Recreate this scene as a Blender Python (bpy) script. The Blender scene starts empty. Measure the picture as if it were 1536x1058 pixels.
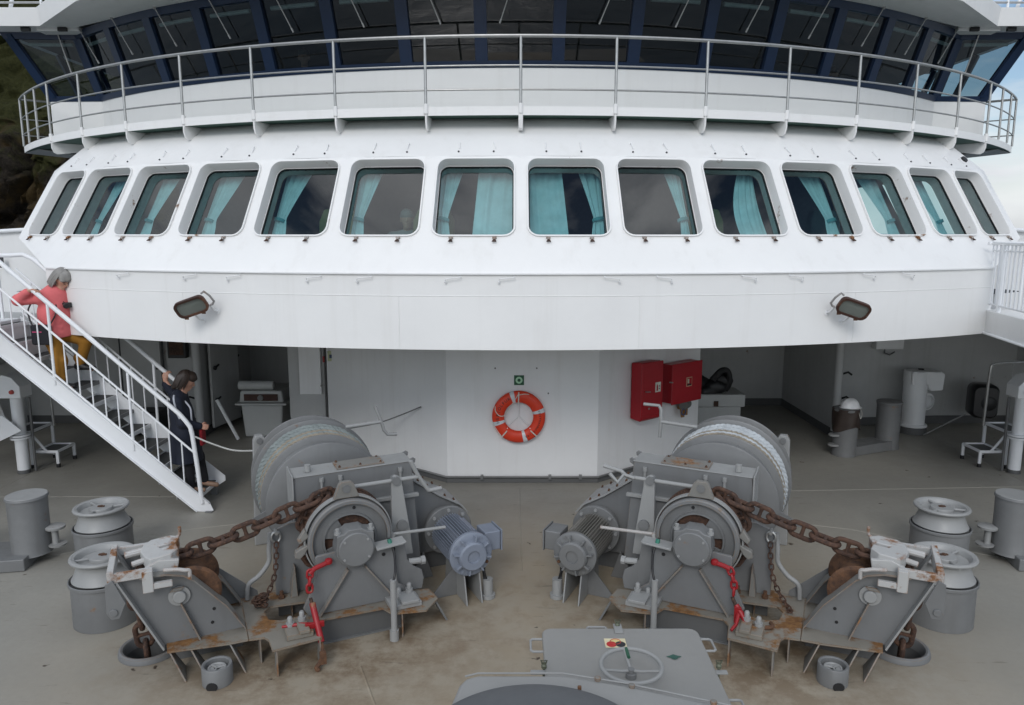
import bpy, bmesh, math, random
import numpy as np
from mathutils import Vector, Matrix
from mathutils.geometry import tessellate_polygon
random.seed(7)
S = bpy.context.scene
COL = S.collection
PI = math.pi
R = math.radians

# ------------------------------------------------------------------ camera
cam = bpy.data.cameras.new('camera')
cam.sensor_width = 36.0
cam.lens = 36.0 * 1109.0 / 1536.0
cam.clip_start = 0.05
cam.clip_end = 9000.0
cam_o = bpy.data.objects.new('camera', cam)
COL.objects.link(cam_o)
cam_o.location = (-0.107, 0.0, 3.65)
cam_o.rotation_euler = (R(90 - 9.2), 0, 0)
S.camera = cam_o

# ------------------------------------------------------------------ world
SUN_EL, SUN_AZ = R(34), R(190)          # azimuth of the sun, clockwise from +Y
W = bpy.data.worlds.new('World'); S.world = W; W.use_nodes = True
nt = W.node_tree; nt.nodes.clear()
def wn(t): return nt.nodes.new(t)
out = wn('ShaderNodeOutputWorld'); bg = wn('ShaderNodeBackground')
sky = wn('ShaderNodeTexSky'); sky.sky_type = 'NISHITA'; sky.sun_disc = False
sky.sun_elevation = SUN_EL; sky.sun_rotation = SUN_AZ; sky.altitude = 0; sky.dust_density = 0.6; sky.ozone_density = 1.5
tc = wn('ShaderNodeTexCoord'); mp = wn('ShaderNodeMapping'); mp.inputs['Scale'].default_value = (1.0, 1.0, 3.4)
mp.inputs['Location'].default_value = (1.35, 0.7, 0.27)
nz = wn('ShaderNodeTexNoise'); nz.inputs['Scale'].default_value = 2.6; nz.inputs['Detail'].default_value = 9; nz.inputs['Roughness'].default_value = 0.58
rp = wn('ShaderNodeValToRGB'); rp.color_ramp.elements[0].position = 0.43; rp.color_ramp.elements[1].position = 0.61
nz2 = wn('ShaderNodeTexNoise'); nz2.inputs['Scale'].default_value = 4.5; nz2.inputs['Detail'].default_value = 6
rp2 = wn('ShaderNodeValToRGB')
rp2.color_ramp.elements[0].color = (6.5, 6.85, 7.3, 1); rp2.color_ramp.elements[0].position = 0.3
rp2.color_ramp.elements[1].color = (9.35, 9.65, 10.0, 1); rp2.color_ramp.elements[1].position = 0.7
# overcast skies are brighter overhead than at the horizon
sx = wn('ShaderNodeSeparateXYZ'); mr = wn('ShaderNodeMapRange')
mr.inputs['From Min'].default_value = 0.05; mr.inputs['From Max'].default_value = 0.9
mr.inputs['To Min'].default_value = 1.0; mr.inputs['To Max'].default_value = 1.5
mul = wn('ShaderNodeMix'); mul.data_type = 'RGBA'; mul.blend_type = 'MULTIPLY'; mul.inputs[0].default_value = 1
mix = wn('ShaderNodeMix'); mix.data_type = 'RGBA'
L = nt.links.new
L(tc.outputs['Generated'], mp.inputs['Vector']); L(mp.outputs[0], nz.inputs['Vector']); L(mp.outputs[0], nz2.inputs['Vector'])
L(nz.outputs['Fac'], rp.inputs[0]); L(nz2.outputs['Fac'], rp2.inputs[0])
L(tc.outputs['Generated'], sx.inputs[0]); L(sx.outputs['Z'], mr.inputs['Value'])
# ... and brighter on the side where the veiled sun stands
my = wn('ShaderNodeMapRange'); my.inputs['From Min'].default_value = -0.9; my.inputs['From Max'].default_value = 0.7
my.inputs['To Min'].default_value = 1.75; my.inputs['To Max'].default_value = 0.90; L(sx.outputs['Y'], my.inputs['Value'])
mm_ = wn('ShaderNodeMath'); mm_.operation = 'MULTIPLY'; L(mr.outputs[0], mm_.inputs[0]); L(my.outputs[0], mm_.inputs[1])
L(rp2.outputs[0], mul.inputs[6]); L(mm_.outputs[0], mul.inputs[7])
hz = wn('ShaderNodeMapRange'); hz.inputs['From Min'].default_value = 0.16; hz.inputs['From Max'].default_value = 0.03
hz.inputs['To Min'].default_value = 0.0; hz.inputs['To Max'].default_value = 0.9; L(sx.outputs['Z'], hz.inputs['Value'])      # haze bank along the horizon
mx_ = wn('ShaderNodeMath'); mx_.operation = 'MAXIMUM'; L(rp.outputs[0], mx_.inputs[0]); L(hz.outputs[0], mx_.inputs[1])
L(mx_.outputs[0], mix.inputs[0]); L(sky.outputs[0], mix.inputs[6]); L(mul.outputs[2], mix.inputs[7])
L(mix.outputs[2], bg.inputs['Color']); bg.inputs['Strength'].default_value = 0.082
L(bg.outputs[0], out.inputs['Surface'])

sl = bpy.data.lights.new('sun', 'SUN'); sl.energy = 0.9; sl.angle = R(22); sl.color = (1.0, 0.99, 0.975)
so = bpy.data.objects.new('sun', sl); COL.objects.link(so)
sd = Vector((math.sin(SUN_AZ) * math.cos(SUN_EL), math.cos(SUN_AZ) * math.cos(SUN_EL), math.sin(SUN_EL)))
so.rotation_euler = (-sd).to_track_quat('-Z', 'Y').to_euler(); so.location = (-6, -12, 20)

S.view_settings.view_transform = 'Standard'; S.view_settings.look = 'None'
S.view_settings.exposure = 0.35; S.view_settings.gamma = 1.0

# ------------------------------------------------------------------ mesh helpers
def V3(*a): return Vector(a)
class MB:
    """collects faces; build() links them as ONE mesh object"""
    def __init__(s): s.v = []; s.f = []; s.mi = []
    def add(s, vs, fs, mi=0):
        n = len(s.v); s.v += [tuple(p) for p in vs]
        for f in fs: s.f.append([i + n for i in f]); s.mi.append(mi)
        return s
    def box(s, c, size, rot=None, mi=0):
        hx, hy, hz = [q / 2 for q in size]; vs = []
        for z in (-hz, hz):
            for x, y in ((-hx, -hy), (hx, -hy), (hx, hy), (-hx, hy)):
                p = Vector((x, y, z))
                if rot is not None: p = rot @ p
                vs.append(p + Vector(c))
        return s.add(vs, [(3, 2, 1, 0), (4, 5, 6, 7), (0, 1, 5, 4), (1, 2, 6, 5), (2, 3, 7, 6), (3, 0, 4, 7)], mi)
    def bb(s, x0, x1, y0, y1, z0, z1, mi=0):
        return s.box(((x0 + x1) / 2, (y0 + y1) / 2, (z0 + z1) / 2), (abs(x1 - x0), abs(y1 - y0), abs(z1 - z0)), None, mi)
    def prism(s, poly, h0, h1, to3, mi=0):
        n = len(poly)
        vs = [to3(a, b, h0) for a, b in poly] + [to3(a, b, h1) for a, b in poly]
        fs = [list(range(n))[::-1], list(range(n, 2 * n))] + [(i, (i + 1) % n, (i + 1) % n + n, i + n) for i in range(n)]
        return s.add(vs, fs, mi)
    def tube(s, pts, r, n=10, closed=False, mi=0, caps=True):
        P = [Vector(p) for p in pts]; m = len(P); rs = r if isinstance(r, (list, tuple)) else [r] * m
        up = None; rings = []
        for i, p in enumerate(P):
            if closed: d = P[(i + 1) % m] - P[i - 1]
            elif i == 0: d = P[1] - P[0]
            elif i == m - 1: d = P[-1] - P[-2]
            else: d = (P[i + 1] - p).normalized() + (p - P[i - 1]).normalized()
            d.normalize()
            if up is None:
                up = Vector((0, 0, 1)) if abs(d.z) < 0.9 else Vector((1, 0, 0))
            a = d.cross(up); a.normalize(); b = a.cross(d); b.normalize(); up = b
            rings.append([p + (a * math.cos(2 * PI * k / n) + b * math.sin(2 * PI * k / n)) * rs[i] for k in range(n)])
        vs = [q for rg in rings for q in rg]; fs = []
        for i in range(m if closed else m - 1):
            j = (i + 1) % m
            for k in range(n):
                l = (k + 1) % n; fs.append((i * n + k, i * n + l, j * n + l, j * n + k))
        if not closed and caps: fs += [list(range(n))[::-1], list(range((m - 1) * n, m * n))]
        return s.add(vs, fs, mi)
    def cyl(s, p0, p1, r0, r1=None, n=24, mi=0):
        return s.tube([p0, p1], [r0, r0 if r1 is None else r1], n, mi=mi)
    def lathe(s, prof, o, d=(0, 0, 1), n=40, mi=0):
        """prof [(r, h)...]; r = 0 ends close it"""
        d = Vector(d).normalized(); up = Vector((0, 0, 1)) if abs(d.z) < .9 else Vector((1, 0, 0))
        a = d.cross(up).normalized(); b = d.cross(a); o = Vector(o); vs = []; idx = []
        for r, h in prof:
            if r <= 1e-6: idx.append([len(vs)]); vs.append(o + d * h)
            else:
                idx.append(list(range(len(vs), len(vs) + n)))
                vs += [o + d * h + (a * math.cos(2 * PI * k / n) + b * math.sin(2 * PI * k / n)) * r for k in range(n)]
        fs = []
        for A, B in zip(idx, idx[1:]):
            if len(A) == 1 and len(B) == 1: continue
            for k in range(n):
                l = (k + 1) % n
                if len(A) == 1: fs.append((A[0], B[k], B[l]))
                elif len(B) == 1: fs.append((A[k], B[0], A[l]))
                else: fs.append((A[k], B[k], B[l], A[l]))
        return s.add(vs, fs, mi)
    def disc(s, o, d, r, h, n=32, mi=0):
        return s.lathe([(0, 0), (r, 0), (r, h), (0, h)], o, d, n, mi)
    def grid(s, rows, mi=0, wrap=False):
        m = len(rows[0]); vs = [p for r in rows for p in r]; fs = []
        for i in range(len(rows) - 1):
            for k in range(m if wrap else m - 1):
                l = (k + 1) % m; fs.append((i * m + k, i * m + l, (i + 1) * m + l, (i + 1) * m + k))
        return s.add(vs, fs, mi)
    def build(s, name, mat, parent=None, sx=1, bevel=0, ang=35, seg=2, merge=0, flat=False):
        me = bpy.data.meshes.new(name)
        bm = bmesh.new()
        vv = [bm.verts.new((x * sx, y, z)) for x, y, z in s.v]
        for f, m_ in zip(s.f, s.mi):
            try: q = bm.faces.new([vv[i] for i in f]); q.material_index = m_
            except ValueError: pass
        if merge: bmesh.ops.remove_doubles(bm, verts=bm.verts, dist=merge)
        bmesh.ops.recalc_face_normals(bm, faces=bm.faces)
        bm.to_mesh(me); bm.free()
        for m_ in (mat if isinstance(mat, (list, tuple)) else [mat]): me.materials.append(m_)
        if not flat:
            me.polygons.foreach_set('use_smooth', [True] * len(me.polygons))
            me.set_sharp_from_angle(angle=R(ang))
        o = bpy.data.objects.new(name, me); COL.objects.link(o)
        if parent: o.parent = parent
        if bevel:
            b = o.modifiers.new('bevel', 'BEVEL'); b.width = bevel; b.segments = seg; b.limit_method = 'ANGLE'; b.angle_limit = R(40)
            b.harden_normals = True
        return o
def oriented(s): return s
def xz(y0): return lambda a, b, h: (a, y0 + h, b)
def thing(name, label, cat, loc=(0, 0, 0), rz=0, group=None):
    o = bpy.data.objects.new(name, None); COL.objects.link(o); o.empty_display_size = .1
    o.location = loc; o.rotation_euler = (0, 0, rz)
    o['label'] = label; o['category'] = cat
    if group: o['group'] = group
    return o
def tag(o, label, cat, group=None):
    o['label'] = label; o['category'] = cat
    if group: o['group'] = group
    return o
def struct(o): o['kind'] = 'structure'; return o
def catmull(pts, k=6, closed=False):
    P = [Vector(p) for p in pts]; n = len(P); o = []
    for i in range(n if closed else n - 1):
        if closed: a, b, c, d = P[i - 1], P[i], P[(i + 1) % n], P[(i + 2) % n]
        else: a, b, c, d = P[max(i - 1, 0)], P[i], P[i + 1], P[min(i + 2, n - 1)]
        for j in range(k):
            t = j / k
            o.append(0.5 * ((2 * b) + (c - a) * t + (2 * a - 5 * b + 4 * c - d) * t * t + (3 * b - a - 3 * c + d) * t ** 3))
    if not closed: o.append(P[-1])
    return o
def rrect(w, h, r, k=6):
    """rounded rectangle outline, counter-clockwise"""
    o = []
    for cx, cy, a0 in ((w / 2 - r, h / 2 - r, 0), (-w / 2 + r, h / 2 - r, 90), (-w / 2 + r, -h / 2 + r, 180), (w / 2 - r, -h / 2 + r, 270)):
        for i in range(k + 1):
            a = R(a0 + 90 * i / k); o.append((cx + r * math.cos(a), cy + r * math.sin(a)))
    return o

# ------------------------------------------------------------------ materials
class NT:
    def __init__(s, name):
        s.m = bpy.data.materials.new(name); s.m.use_nodes = True; s.t = s.m.node_tree; s.t.nodes.clear()
        s.o = s.n('ShaderNodeOutputMaterial'); s.p = s.n('ShaderNodeBsdfPrincipled'); s.l(s.p.outputs[0], s.o.inputs[0])
        s.pos = s.n('ShaderNodeNewGeometry').outputs['Position']
    def n(s, t): return s.t.nodes.new(t)
    def l(s, a, b): s.t.links.new(a, b)
    def map(s, scale):
        m = s.n('ShaderNodeMapping'); m.inputs['Scale'].default_value = scale; s.l(s.pos, m.inputs[0]); return m.outputs[0]
    def noise(s, scale, detail=5, rough=.55, vec=None):
        x = s.n('ShaderNodeTexNoise'); x.inputs['Scale'].default_value = scale; x.inputs['Detail'].default_value = detail
        x.inputs['Roughness'].default_value = rough; s.l(vec or s.pos, x.inputs['Vector']); return x.outputs['Fac']
    def ramp(s, fac, a, b, va=0., vb=1.):
        m = s.n('ShaderNodeMapRange'); m.inputs[1].default_value = a; m.inputs[2].default_value = b
        m.inputs[3].default_value = va; m.inputs[4].default_value = vb; s.l(fac, m.inputs[0]); return m.outputs[0]
    def math(s, op, a, b):
        m = s.n('ShaderNodeMath'); m.operation = op
        for i, q in enumerate((a, b)):
            if isinstance(q, (int, float)): m.inputs[i].default_value = q
            else: s.l(q, m.inputs[i])
        return m.outputs[0]
    def mix(s, fac, a, b, mode='MIX'):
        m = s.n('ShaderNodeMix'); m.data_type = 'RGBA'; m.blend_type = mode
        for i, q in ((0, fac), (6, a), (7, b)):
            if isinstance(q, (int, float)): m.inputs[i].default_value = q
            elif isinstance(q, (tuple, list)): m.inputs[i].default_value = (*q, 1) if len(q) == 3 else q
            else: s.l(q, m.inputs[i])
        return m.outputs[2]
    def bump(s, h, strength=.2, dist=.01):
        b = s.n('ShaderNodeBump'); b.inputs['Strength'].default_value = strength; b.inputs['Distance'].default_value = dist
        s.l(h, b.inputs['Height']); s.l(b.outputs[0], s.p.inputs['Normal'])
    def edge(s, rad=.012):
        b = s.n('ShaderNodeBevel'); b.samples = 4; b.inputs['Radius'].default_value = rad
        g = s.n('ShaderNodeNewGeometry'); d = s.n('ShaderNodeVectorMath'); d.operation = 'DOT_PRODUCT'
        s.l(b.outputs[0], d.inputs[0]); s.l(g.outputs['Normal'], d.inputs[1])
        return s.ramp(d.outputs['Value'], .985, .85)
    def set(s, **k):
        for a, b in k.items():
            i = s.p.inputs[a.replace('_', ' ')]
            if isinstance(b, (int, float)): i.default_value = b
            elif isinstance(b, (tuple, list)): i.default_value = (*b, 1) if len(b) == 3 else b
            else: s.l(b, i)
        return s
def paint(name, col, rough=.45, var=.12, rust=0., edge=0., streak=0., metal=0., bump=.08, rcol=(.13, .065, .032), scale=1.):
    """painted surface with slight tone patches, streaks and rust blooms"""
    k = NT(name)
    n1 = k.noise(1.3 * scale, 6); n2 = k.noise(9 * scale, 5)
    c = k.mix(k.ramp(n1, .3, .7), tuple(q * (1 - var) for q in col), tuple(min(1, q * (1 + var * .6)) for q in col))
    c = k.mix(k.ramp(n2, .35, .75, 0, var * .9), c, tuple(q * .6 for q in col))
    if streak:
        sv = k.map((5.5, 5.5, .35)); n3 = k.noise(1.0, 7, .62, sv)
        c = k.mix(k.ramp(n3, .54, .8, 0, streak), c, (col[0] * .55, col[1] * .51, col[2] * .45))
    ro = k.ramp(n2, .3, .8, rough - .06, rough + .1)
    msk = None
    if rust:
        n4 = k.noise(3.2 * scale, 9, .68); msk = k.ramp(n4, .68 - rust * .34, .74 - rust * .30)
    if edge:
        n5 = k.noise(6.5, 7, .65); e = k.math('MULTIPLY', k.edge(), k.ramp(n5, .62 - .3 * edge, .68 - .2 * edge))
        msk = e if msk is None else k.math('MAXIMUM', msk, e)
    if msk is not None:
        n6 = k.noise(26, 5); rc = k.mix(k.ramp(n6, .3, .7), rcol, (rcol[0] * 2.1, rcol[1] * 2.3, rcol[2] * 2.2))
        c = k.mix(msk, c, rc); ro = k.math('MAXIMUM', ro, k.ramp(msk, 0, 1, 0, .85))
    k.set(Base_Color=c, Roughness=ro, Metallic=metal)
    if name.startswith('white_paint'): k.bump(k.math('ADD', k.noise(1.6, 3), k.math('MULTIPLY', k.noise(30, 4), .05)), .22, .03)
    elif bump: k.bump(k.noise(38 * scale, 4), bump, .004)
    return k.m
def plain(name, col, rough=.5, metal=0., var=.1, scale=12):
    k = NT(name); n = k.noise(scale, 4)
    k.set(Base_Color=k.mix(k.ramp(n, .3, .7), tuple(q * (1 - var) for q in col), tuple(min(1, q * (1 + var)) for q in col)), Roughness=rough, Metallic=metal)
    return k.m

WHITE = paint('white_paint', (.765, .762, .75), .38, .03, streak=.16, bump=.03)
WHITE_LOW = paint('white_paint_lower', (.77, .775, .775), .42, .04, streak=.2, bump=.03)
WHITE_SHADED = paint('alcove_shaded_white', (.46, .465, .46), .5, .08, streak=.3, rust=.05)  # the white paint with the alcoves' shade put into its colour
WHITE_FRAME = paint('white_frame_paint', (.76, .757, .745), .4, .03, rust=.16, bump=.03)
WHITE_RAIL = paint('white_rail_paint', (.76, .77, .78), .4, .04, bump=.02)
GREY = paint('grey_machine_paint', (.165, .168, .168), .46, .2, rust=.12, streak=.4)
GREY_WORN = paint('worn_grey_paint', (.163, .167, .169), .48, .12, rust=.10, edge=.75, streak=.35, rcol=(.13, .075, .035))
TREAD = plain('dark_tread', (.05, .051, .05), .7)
GREY_LT = paint('light_grey_paint', (.28, .283, .278), .46, .10, rust=.04, streak=.15)
GREY_DK = paint('dark_grey_paint', (.105, .107, .107), .5, .10)
GREY_RUSTY = paint('rusty_edged_paint', (.195, .190, .175), .5, .16, rust=.36, edge=.9, streak=.3)
PLATFORM = paint('stained_platform_paint', (.21, .195, .165), .55, .22, rust=.52, edge=1., rcol=(.115, .052, .018))
STAIN_WHITE = paint('rust_stained_white_paint', (.43, .43, .42), .5, .12, rust=.5, edge=1., rcol=(.13, .055, .022))
BLUEGREY = paint('blue_grey_motor_paint', (.20, .225, .275), .42, .08)
BEIGEGREY = paint('worn_motor_paint', (.185, .177, .158), .5, .16, rust=.06)
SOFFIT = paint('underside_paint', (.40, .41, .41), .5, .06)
GREEN = plain('green_walkway_paint', (.05, .105, .085), .6)
NAVY = plain('navy_paint', (.008, .021, .055), .35, var=.06)
BLACK = plain('black_rubber', (.012, .012, .013), .5)
DARK = plain('dark_interior', (.05, .052, .055), .8)
STEEL = plain('stainless_steel', (.40, .40, .39), .38, .8)
RED = paint('red_box_paint', (.36, .004, .012), .36, .1, bump=.03)
REDT = paint('red_tensioner_paint', (.28, .007, .011), .42, .1, rust=.05)
def rust_mat():
    k = NT('rusty_chain'); n = k.noise(9, 8, .7); n2 = k.noise(40, 5)
    c = k.mix(k.ramp(n, .35, .68), (.024, .014, .011), (.088, .043, .026)); c = k.mix(k.ramp(n2, .5, .75), c, (.12, .06, .034))
    k.set(Base_Color=c, Roughness=.82); k.bump(n2, .5, .006); return k.m
RUST = rust_mat()
def rust_mat2():
    k = NT('rusty_iron_bright'); n = k.noise(14, 8, .7)
    k.set(Base_Color=k.mix(k.ramp(n, .35, .68), (.045, .023, .015), (.15, .072, .034)), Roughness=.85); k.bump(n, .4, .005); return k.m
RUSTB = rust_mat2()
def glass(name, tint, rough=.0, ior=1.5, body=0., bodycol=(.1, .12, .12)):
    k = NT(name); k.t.nodes.remove(k.p)
    tr = k.n('ShaderNodeBsdfTransparent'); tr.inputs[0].default_value = (*tint, 1)
    gl = k.n('ShaderNodeBsdfGlossy'); gl.inputs['Roughness'].default_value = rough
    lw = k.n('ShaderNodeLayerWeight'); f5 = k.math('POWER', lw.outputs['Facing'], 4.5)
    f0 = ((ior - 1) / (ior + 1)) ** 2 * 1.9; fac = k.math('ADD', k.math('MULTIPLY', f5, 1 - f0), f0)
    src = tr.outputs[0]
    if body:
        df = k.n('ShaderNodeBsdfDiffuse'); df.inputs[0].default_value = (*bodycol, 1)
        mb = k.n('ShaderNodeMixShader'); mb.inputs[0].default_value = body; k.l(tr.outputs[0], mb.inputs[1]); k.l(df.outputs[0], mb.inputs[2]); src = mb.outputs[0]
    mx = k.n('ShaderNodeMixShader'); k.l(fac, mx.inputs[0]); k.l(src, mx.inputs[1]); k.l(gl.outputs[0], mx.inputs[2])
    k.l(mx.outputs[0], k.o.inputs[0]); return k.m
GLASS = glass('tinted_window_glass', (.47, .67, .68))
GLASS_B = glass('bridge_window_glass', (.34, .42, .43))
LENS = glass('floodlight_lens', (.5, .54, .52), .08, 1.5, .45, (.30, .33, .30))
def cloth(name, col, scale=60, rough=.9, var=.12):
    k = NT(name); n = k.noise(5, 5); n2 = k.noise(scale * 4, 2)
    k.set(Base_Color=k.mix(k.ramp(n, .3, .7), tuple(q * (1 - var) for q in col), tuple(q * (1 + var) for q in col)), Roughness=rough)
    k.bump(n2, .15, .002); k.p.inputs['Sheen Weight'].default_value = .03; return k.m
CURTAIN = cloth('teal_curtain_cloth', (.62, .71, .72), 30)
# ================================================================== SETTING
def deck_mat():
    k = NT('painted_deck')
    n1 = k.noise(.55, 6); n2 = k.noise(2.6, 7, .6); n3 = k.noise(18, 5, .6)
    c = k.mix(k.ramp(n1, .35, .68), (.250, .240, .212), (.308, .293, .256))
    c = k.mix(k.ramp(n3, .4, .75, 0, .35), c, (.205, .20, .182))
    # brown soiling that has gathered on the working area between and in front of the windlasses
    sep = k.n('ShaderNodeSeparateXYZ'); k.l(k.pos, sep.inputs[0])
    ax = k.math('ABSOLUTE', sep.outputs['X'], 0)
    zone = k.math('MULTIPLY', k.ramp(ax, 4.8, 2.2), k.ramp(sep.outputs['Y'], 9.9, 7.6))
    st = k.math('MULTIPLY', zone, k.ramp(n2, .25, .75, .6, .95))
    c = k.mix(st, c, (.315, .262, .188))
    zone2 = k.math('MULTIPLY', k.ramp(ax, 1.7, 1.0), k.ramp(k.noise(4, 8, .65), .5, .66))
    zone2 = k.math('MULTIPLY', zone2, k.ramp(sep.outputs['Y'], 8.4, 7.2))
    c = k.mix(k.math('MULTIPLY', zone2, .38), c, (.16, .105, .062))
    # rusty wash around the feet of the two windlasses
    dx = k.math('SUBTRACT', ax, 1.9); dy = k.math('SUBTRACT', sep.outputs['Y'], 6.25)
    rr = k.math('SQRT', k.math('ADD', k.math('MULTIPLY', dx, dx), k.math('MULTIPLY', k.math('MULTIPLY', dy, dy), 1.6)), 0)
    wash = k.math('MULTIPLY', k.ramp(rr, 2.0, .7), k.ramp(k.noise(2.6, 10, .72), .42, .58))
    c = k.mix(k.math('MULTIPLY', wash, .78), c, (.125, .082, .046))
    # scuffs, flakes and rust specks
    v = k.n('ShaderNodeTexVoronoi'); v.inputs['Scale'].default_value = 3.2; v.inputs['Randomness'].default_value = 1
    wv = k.n('ShaderNodeMix'); wv.data_type = 'VECTOR'; wv.inputs[0].default_value = .12
    nn = k.n('ShaderNodeTexNoise'); nn.inputs['Scale'].default_value = 12; k.l(k.pos, nn.inputs['Vector'])
    k.l(k.pos, wv.inputs[4]); k.l(nn.outputs['Color'], wv.inputs[5]); k.l(wv.outputs[1], v.inputs['Vector'])
    sp = k.math('MULTIPLY', k.ramp(v.outputs['Distance'], .075, .045), k.ramp(k.noise(1.1, 3), .46, .52))
    c = k.mix(sp, c, (.055, .038, .026))
    sv = k.map((1.2, 9, 1)); sc = k.ramp(k.noise(2.0, 8, .7, sv), .62, .67)
    c = k.mix(k.math('MULTIPLY', sc, .5), c, (.085, .066, .05))
    k.set(Base_Color=c, Roughness=k.ramp(n2, .3, .7, .42, .62)); k.bump(k.math('ADD', n3, k.math('MULTIPLY', k.noise(140, 2), .5)), .2, .006)
    return k.m
DECK = deck_mat()
HOLES = [(-3.31, 6.05), (3.31, 6.05)]
def deck():
    o = [(-9.6, -3), (9.6, -3), (9.6, 17), (-9.6, 17)]
    hs = [[(x + .212 * math.cos(2 * PI * i / 40), y + .212 * math.sin(2 * PI * i / 40)) for i in range(40)][::-1] for x, y in HOLES]
    polys = [[Vector((a, b, 0)) for a, b in q] for q in [o] + hs]
    tris = tessellate_polygon(polys); flat = [v for q in polys for v in q]
    m = MB(); m.add(flat, tris)
    def bead(p, q, w=.012):                                       # weld seams of the deck plates
        p, q = Vector((*p, 0)), Vector((*q, 0)); d = (q - p).normalized(); n = Vector((-d.y, d.x, 0)) * w
        m.add([p - n, q - n, q + n, p + n, p + Vector((0, 0, .006)), q + Vector((0, 0, .006))], [(0, 1, 5, 4), (2, 3, 4, 5)])
    for s in (-1, 1):
        bead((s * 9.4, 5.55), (s * 4.1, 8.75)); bead((s * 4.1, 8.75), (s * 2.4, 9.3)); bead((s * 7.5, 8.9), (s * 7.5, 13))
        bead((s * 5.2, 4.2), (s * 3.3, 5.2)); bead((s * 1.4, 5.8), (s * .9, 4.6))
    bead((-9, 9.9), (-4.4, 9.9)); bead((3.2, 10.1), (9, 10.4)); bead((0, 7.6), (0, 10.3)); bead((-6.2, 3.6), (-6.2, 7.6)); bead((6.2, 3.6), (6.2, 7.6))
    return struct(m.build('deck', DECK))
deck()
# the hull below the deck, and the dark shafts of the two hawse pipes
m = MB()
for s in (-1, 1): m.add([(s * 9.6, -3, 0), (s * 9.6, 40, 0), (s * 8.9, 40, -8), (s * 8.9, -3, -8)], [(0, 1, 2, 3)])
m.add([(-9.6, 17, 0), (9.6, 17, 0), (9.6, 40, 0), (-9.6, 40, 0)], [(0, 1, 2, 3)])
tag(m.build('ship_hull', NAVY, flat=True), 'dark hull sides of the ship dropping to the sea below the deck', 'hull')

# sea and cliff
k = NT('sea_water'); n = k.noise(.12, 8, .6); k.set(Base_Color=(.03, .05, .062), Roughness=.25); k.bump(n, .6, .6)
m = MB(); m.add([(-8000, -8000, -8), (8000, -8000, -8), (8000, 8000, -8), (-8000, 8000, -8)], [(0, 1, 2, 3)])
struct(m.build('sea', k.m))
def fbm(x, y, z, o=6):
    from mathutils import noise
    return noise.fractal(Vector((x, y, z)), .9, 2.1, o)
def cliff():
    from mathutils import noise
    m = MB(); rows = []
    nu, nv = 330, 230
    for j in range(nv):
        t = j / (nv - 1); row = []
        for i in range(nu):
            s = i / (nu - 1)
            # a wall that runs along the port side and recedes towards the top
            X = -175 + s * 150; base = 122 - 10 * math.sin(s * 3)
            h = t * 120
            Y = base + h * (.42 + .25 * t) + (s * 30 if s > .8 else s * 10)
            d = fbm(X * .035, h * .045, 3.3, 7) * 11 + abs(fbm(X * .11, h * .09, 9.1, 5)) * -4.0 + fbm(X * .35, h * .35, 1.7, 5) * 1.8
            if h < 26: d += 7 * max(0, math.sin((X + 60) * .16)) * (1 - h / 26)       # sea caves at the foot
            row.append((X + fbm(X * .06, h * .06, 5, 4) * 4, Y + d, -9 + h + fbm(X * .2, h * .2, 8, 3) * 1.2))
        rows.append(row)
    m.grid(rows)
    k = NT('mossy_cliff_rock'); n1 = k.noise(.16, 10, .72); n2 = k.noise(1.6, 12, .8)
    g = k.n('ShaderNodeNewGeometry'); sp = k.n('ShaderNodeSeparateXYZ'); k.l(g.outputs['Normal'], sp.inputs[0]); k.l
    sz = k.n('ShaderNodeSeparateXYZ'); k.l(k.pos, sz.inputs[0])
    rock = k.mix(k.ramp(n2, .3, .7), (.008, .0075, .007), (.085, .07, .055))
    grass = k.mix(k.ramp(n2, .3, .72), (.024, .029, .010), (.10, .10, .038))
    brown = k.mix(k.ramp(k.noise(.25, 6), .45, .62), rock, (.10, .07, .032))
    f = k.math('ADD', k.ramp(sz.outputs['Z'], 5, 34, -.45, .5), k.ramp(n1, .3, .7, -.2, .65))
    c = k.mix(k.ramp(f, .1, .35), brown, grass)
    k.set(Base_Color=c, Roughness=.95); k.p.inputs['Specular IOR Level'].default_value = .1; k.bump(n2, 1., 1.6)
    return struct(m.build('cliff', k.m, ang=60))
cliff()
# ================================================================== SUPERSTRUCTURE
YC = 21.0
def skinR(z):                       # raked front: radius of the curved skin at height z
    return 12.46 - .586 * (z - 3.58) if z <= 4.56 else 11.886 - (z - 4.56) * 1.19
LEAN = .586; PITCH = .0895
def sk(th, z): r = skinR(z); return Vector((r * math.sin(th), YC - r * math.cos(th), z))
LR, LYC, LTH = 13.96, 22.27, .464    # vertical apron under the windows
TH = .6255
def lo(th, z): a = th / TH * LTH; return Vector((LR * math.sin(a), LYC - LR * math.cos(a), z))
house = thing('ship_superstructure', 'white curved front of the superstructure with a row of fourteen raked windows', 'superstructure', (0, 9, 0))
HO = Vector((0, 9, 0))
class HB(MB):                        # geometry written in world coordinates, stored relative to the superstructure's base
    def build(s, name, mat, parent=None, **k):
        s.v = [(x, y - HO.y, z) for x, y, z in s.v]
        return MB.build(s, name, mat, parent, **k)
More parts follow.
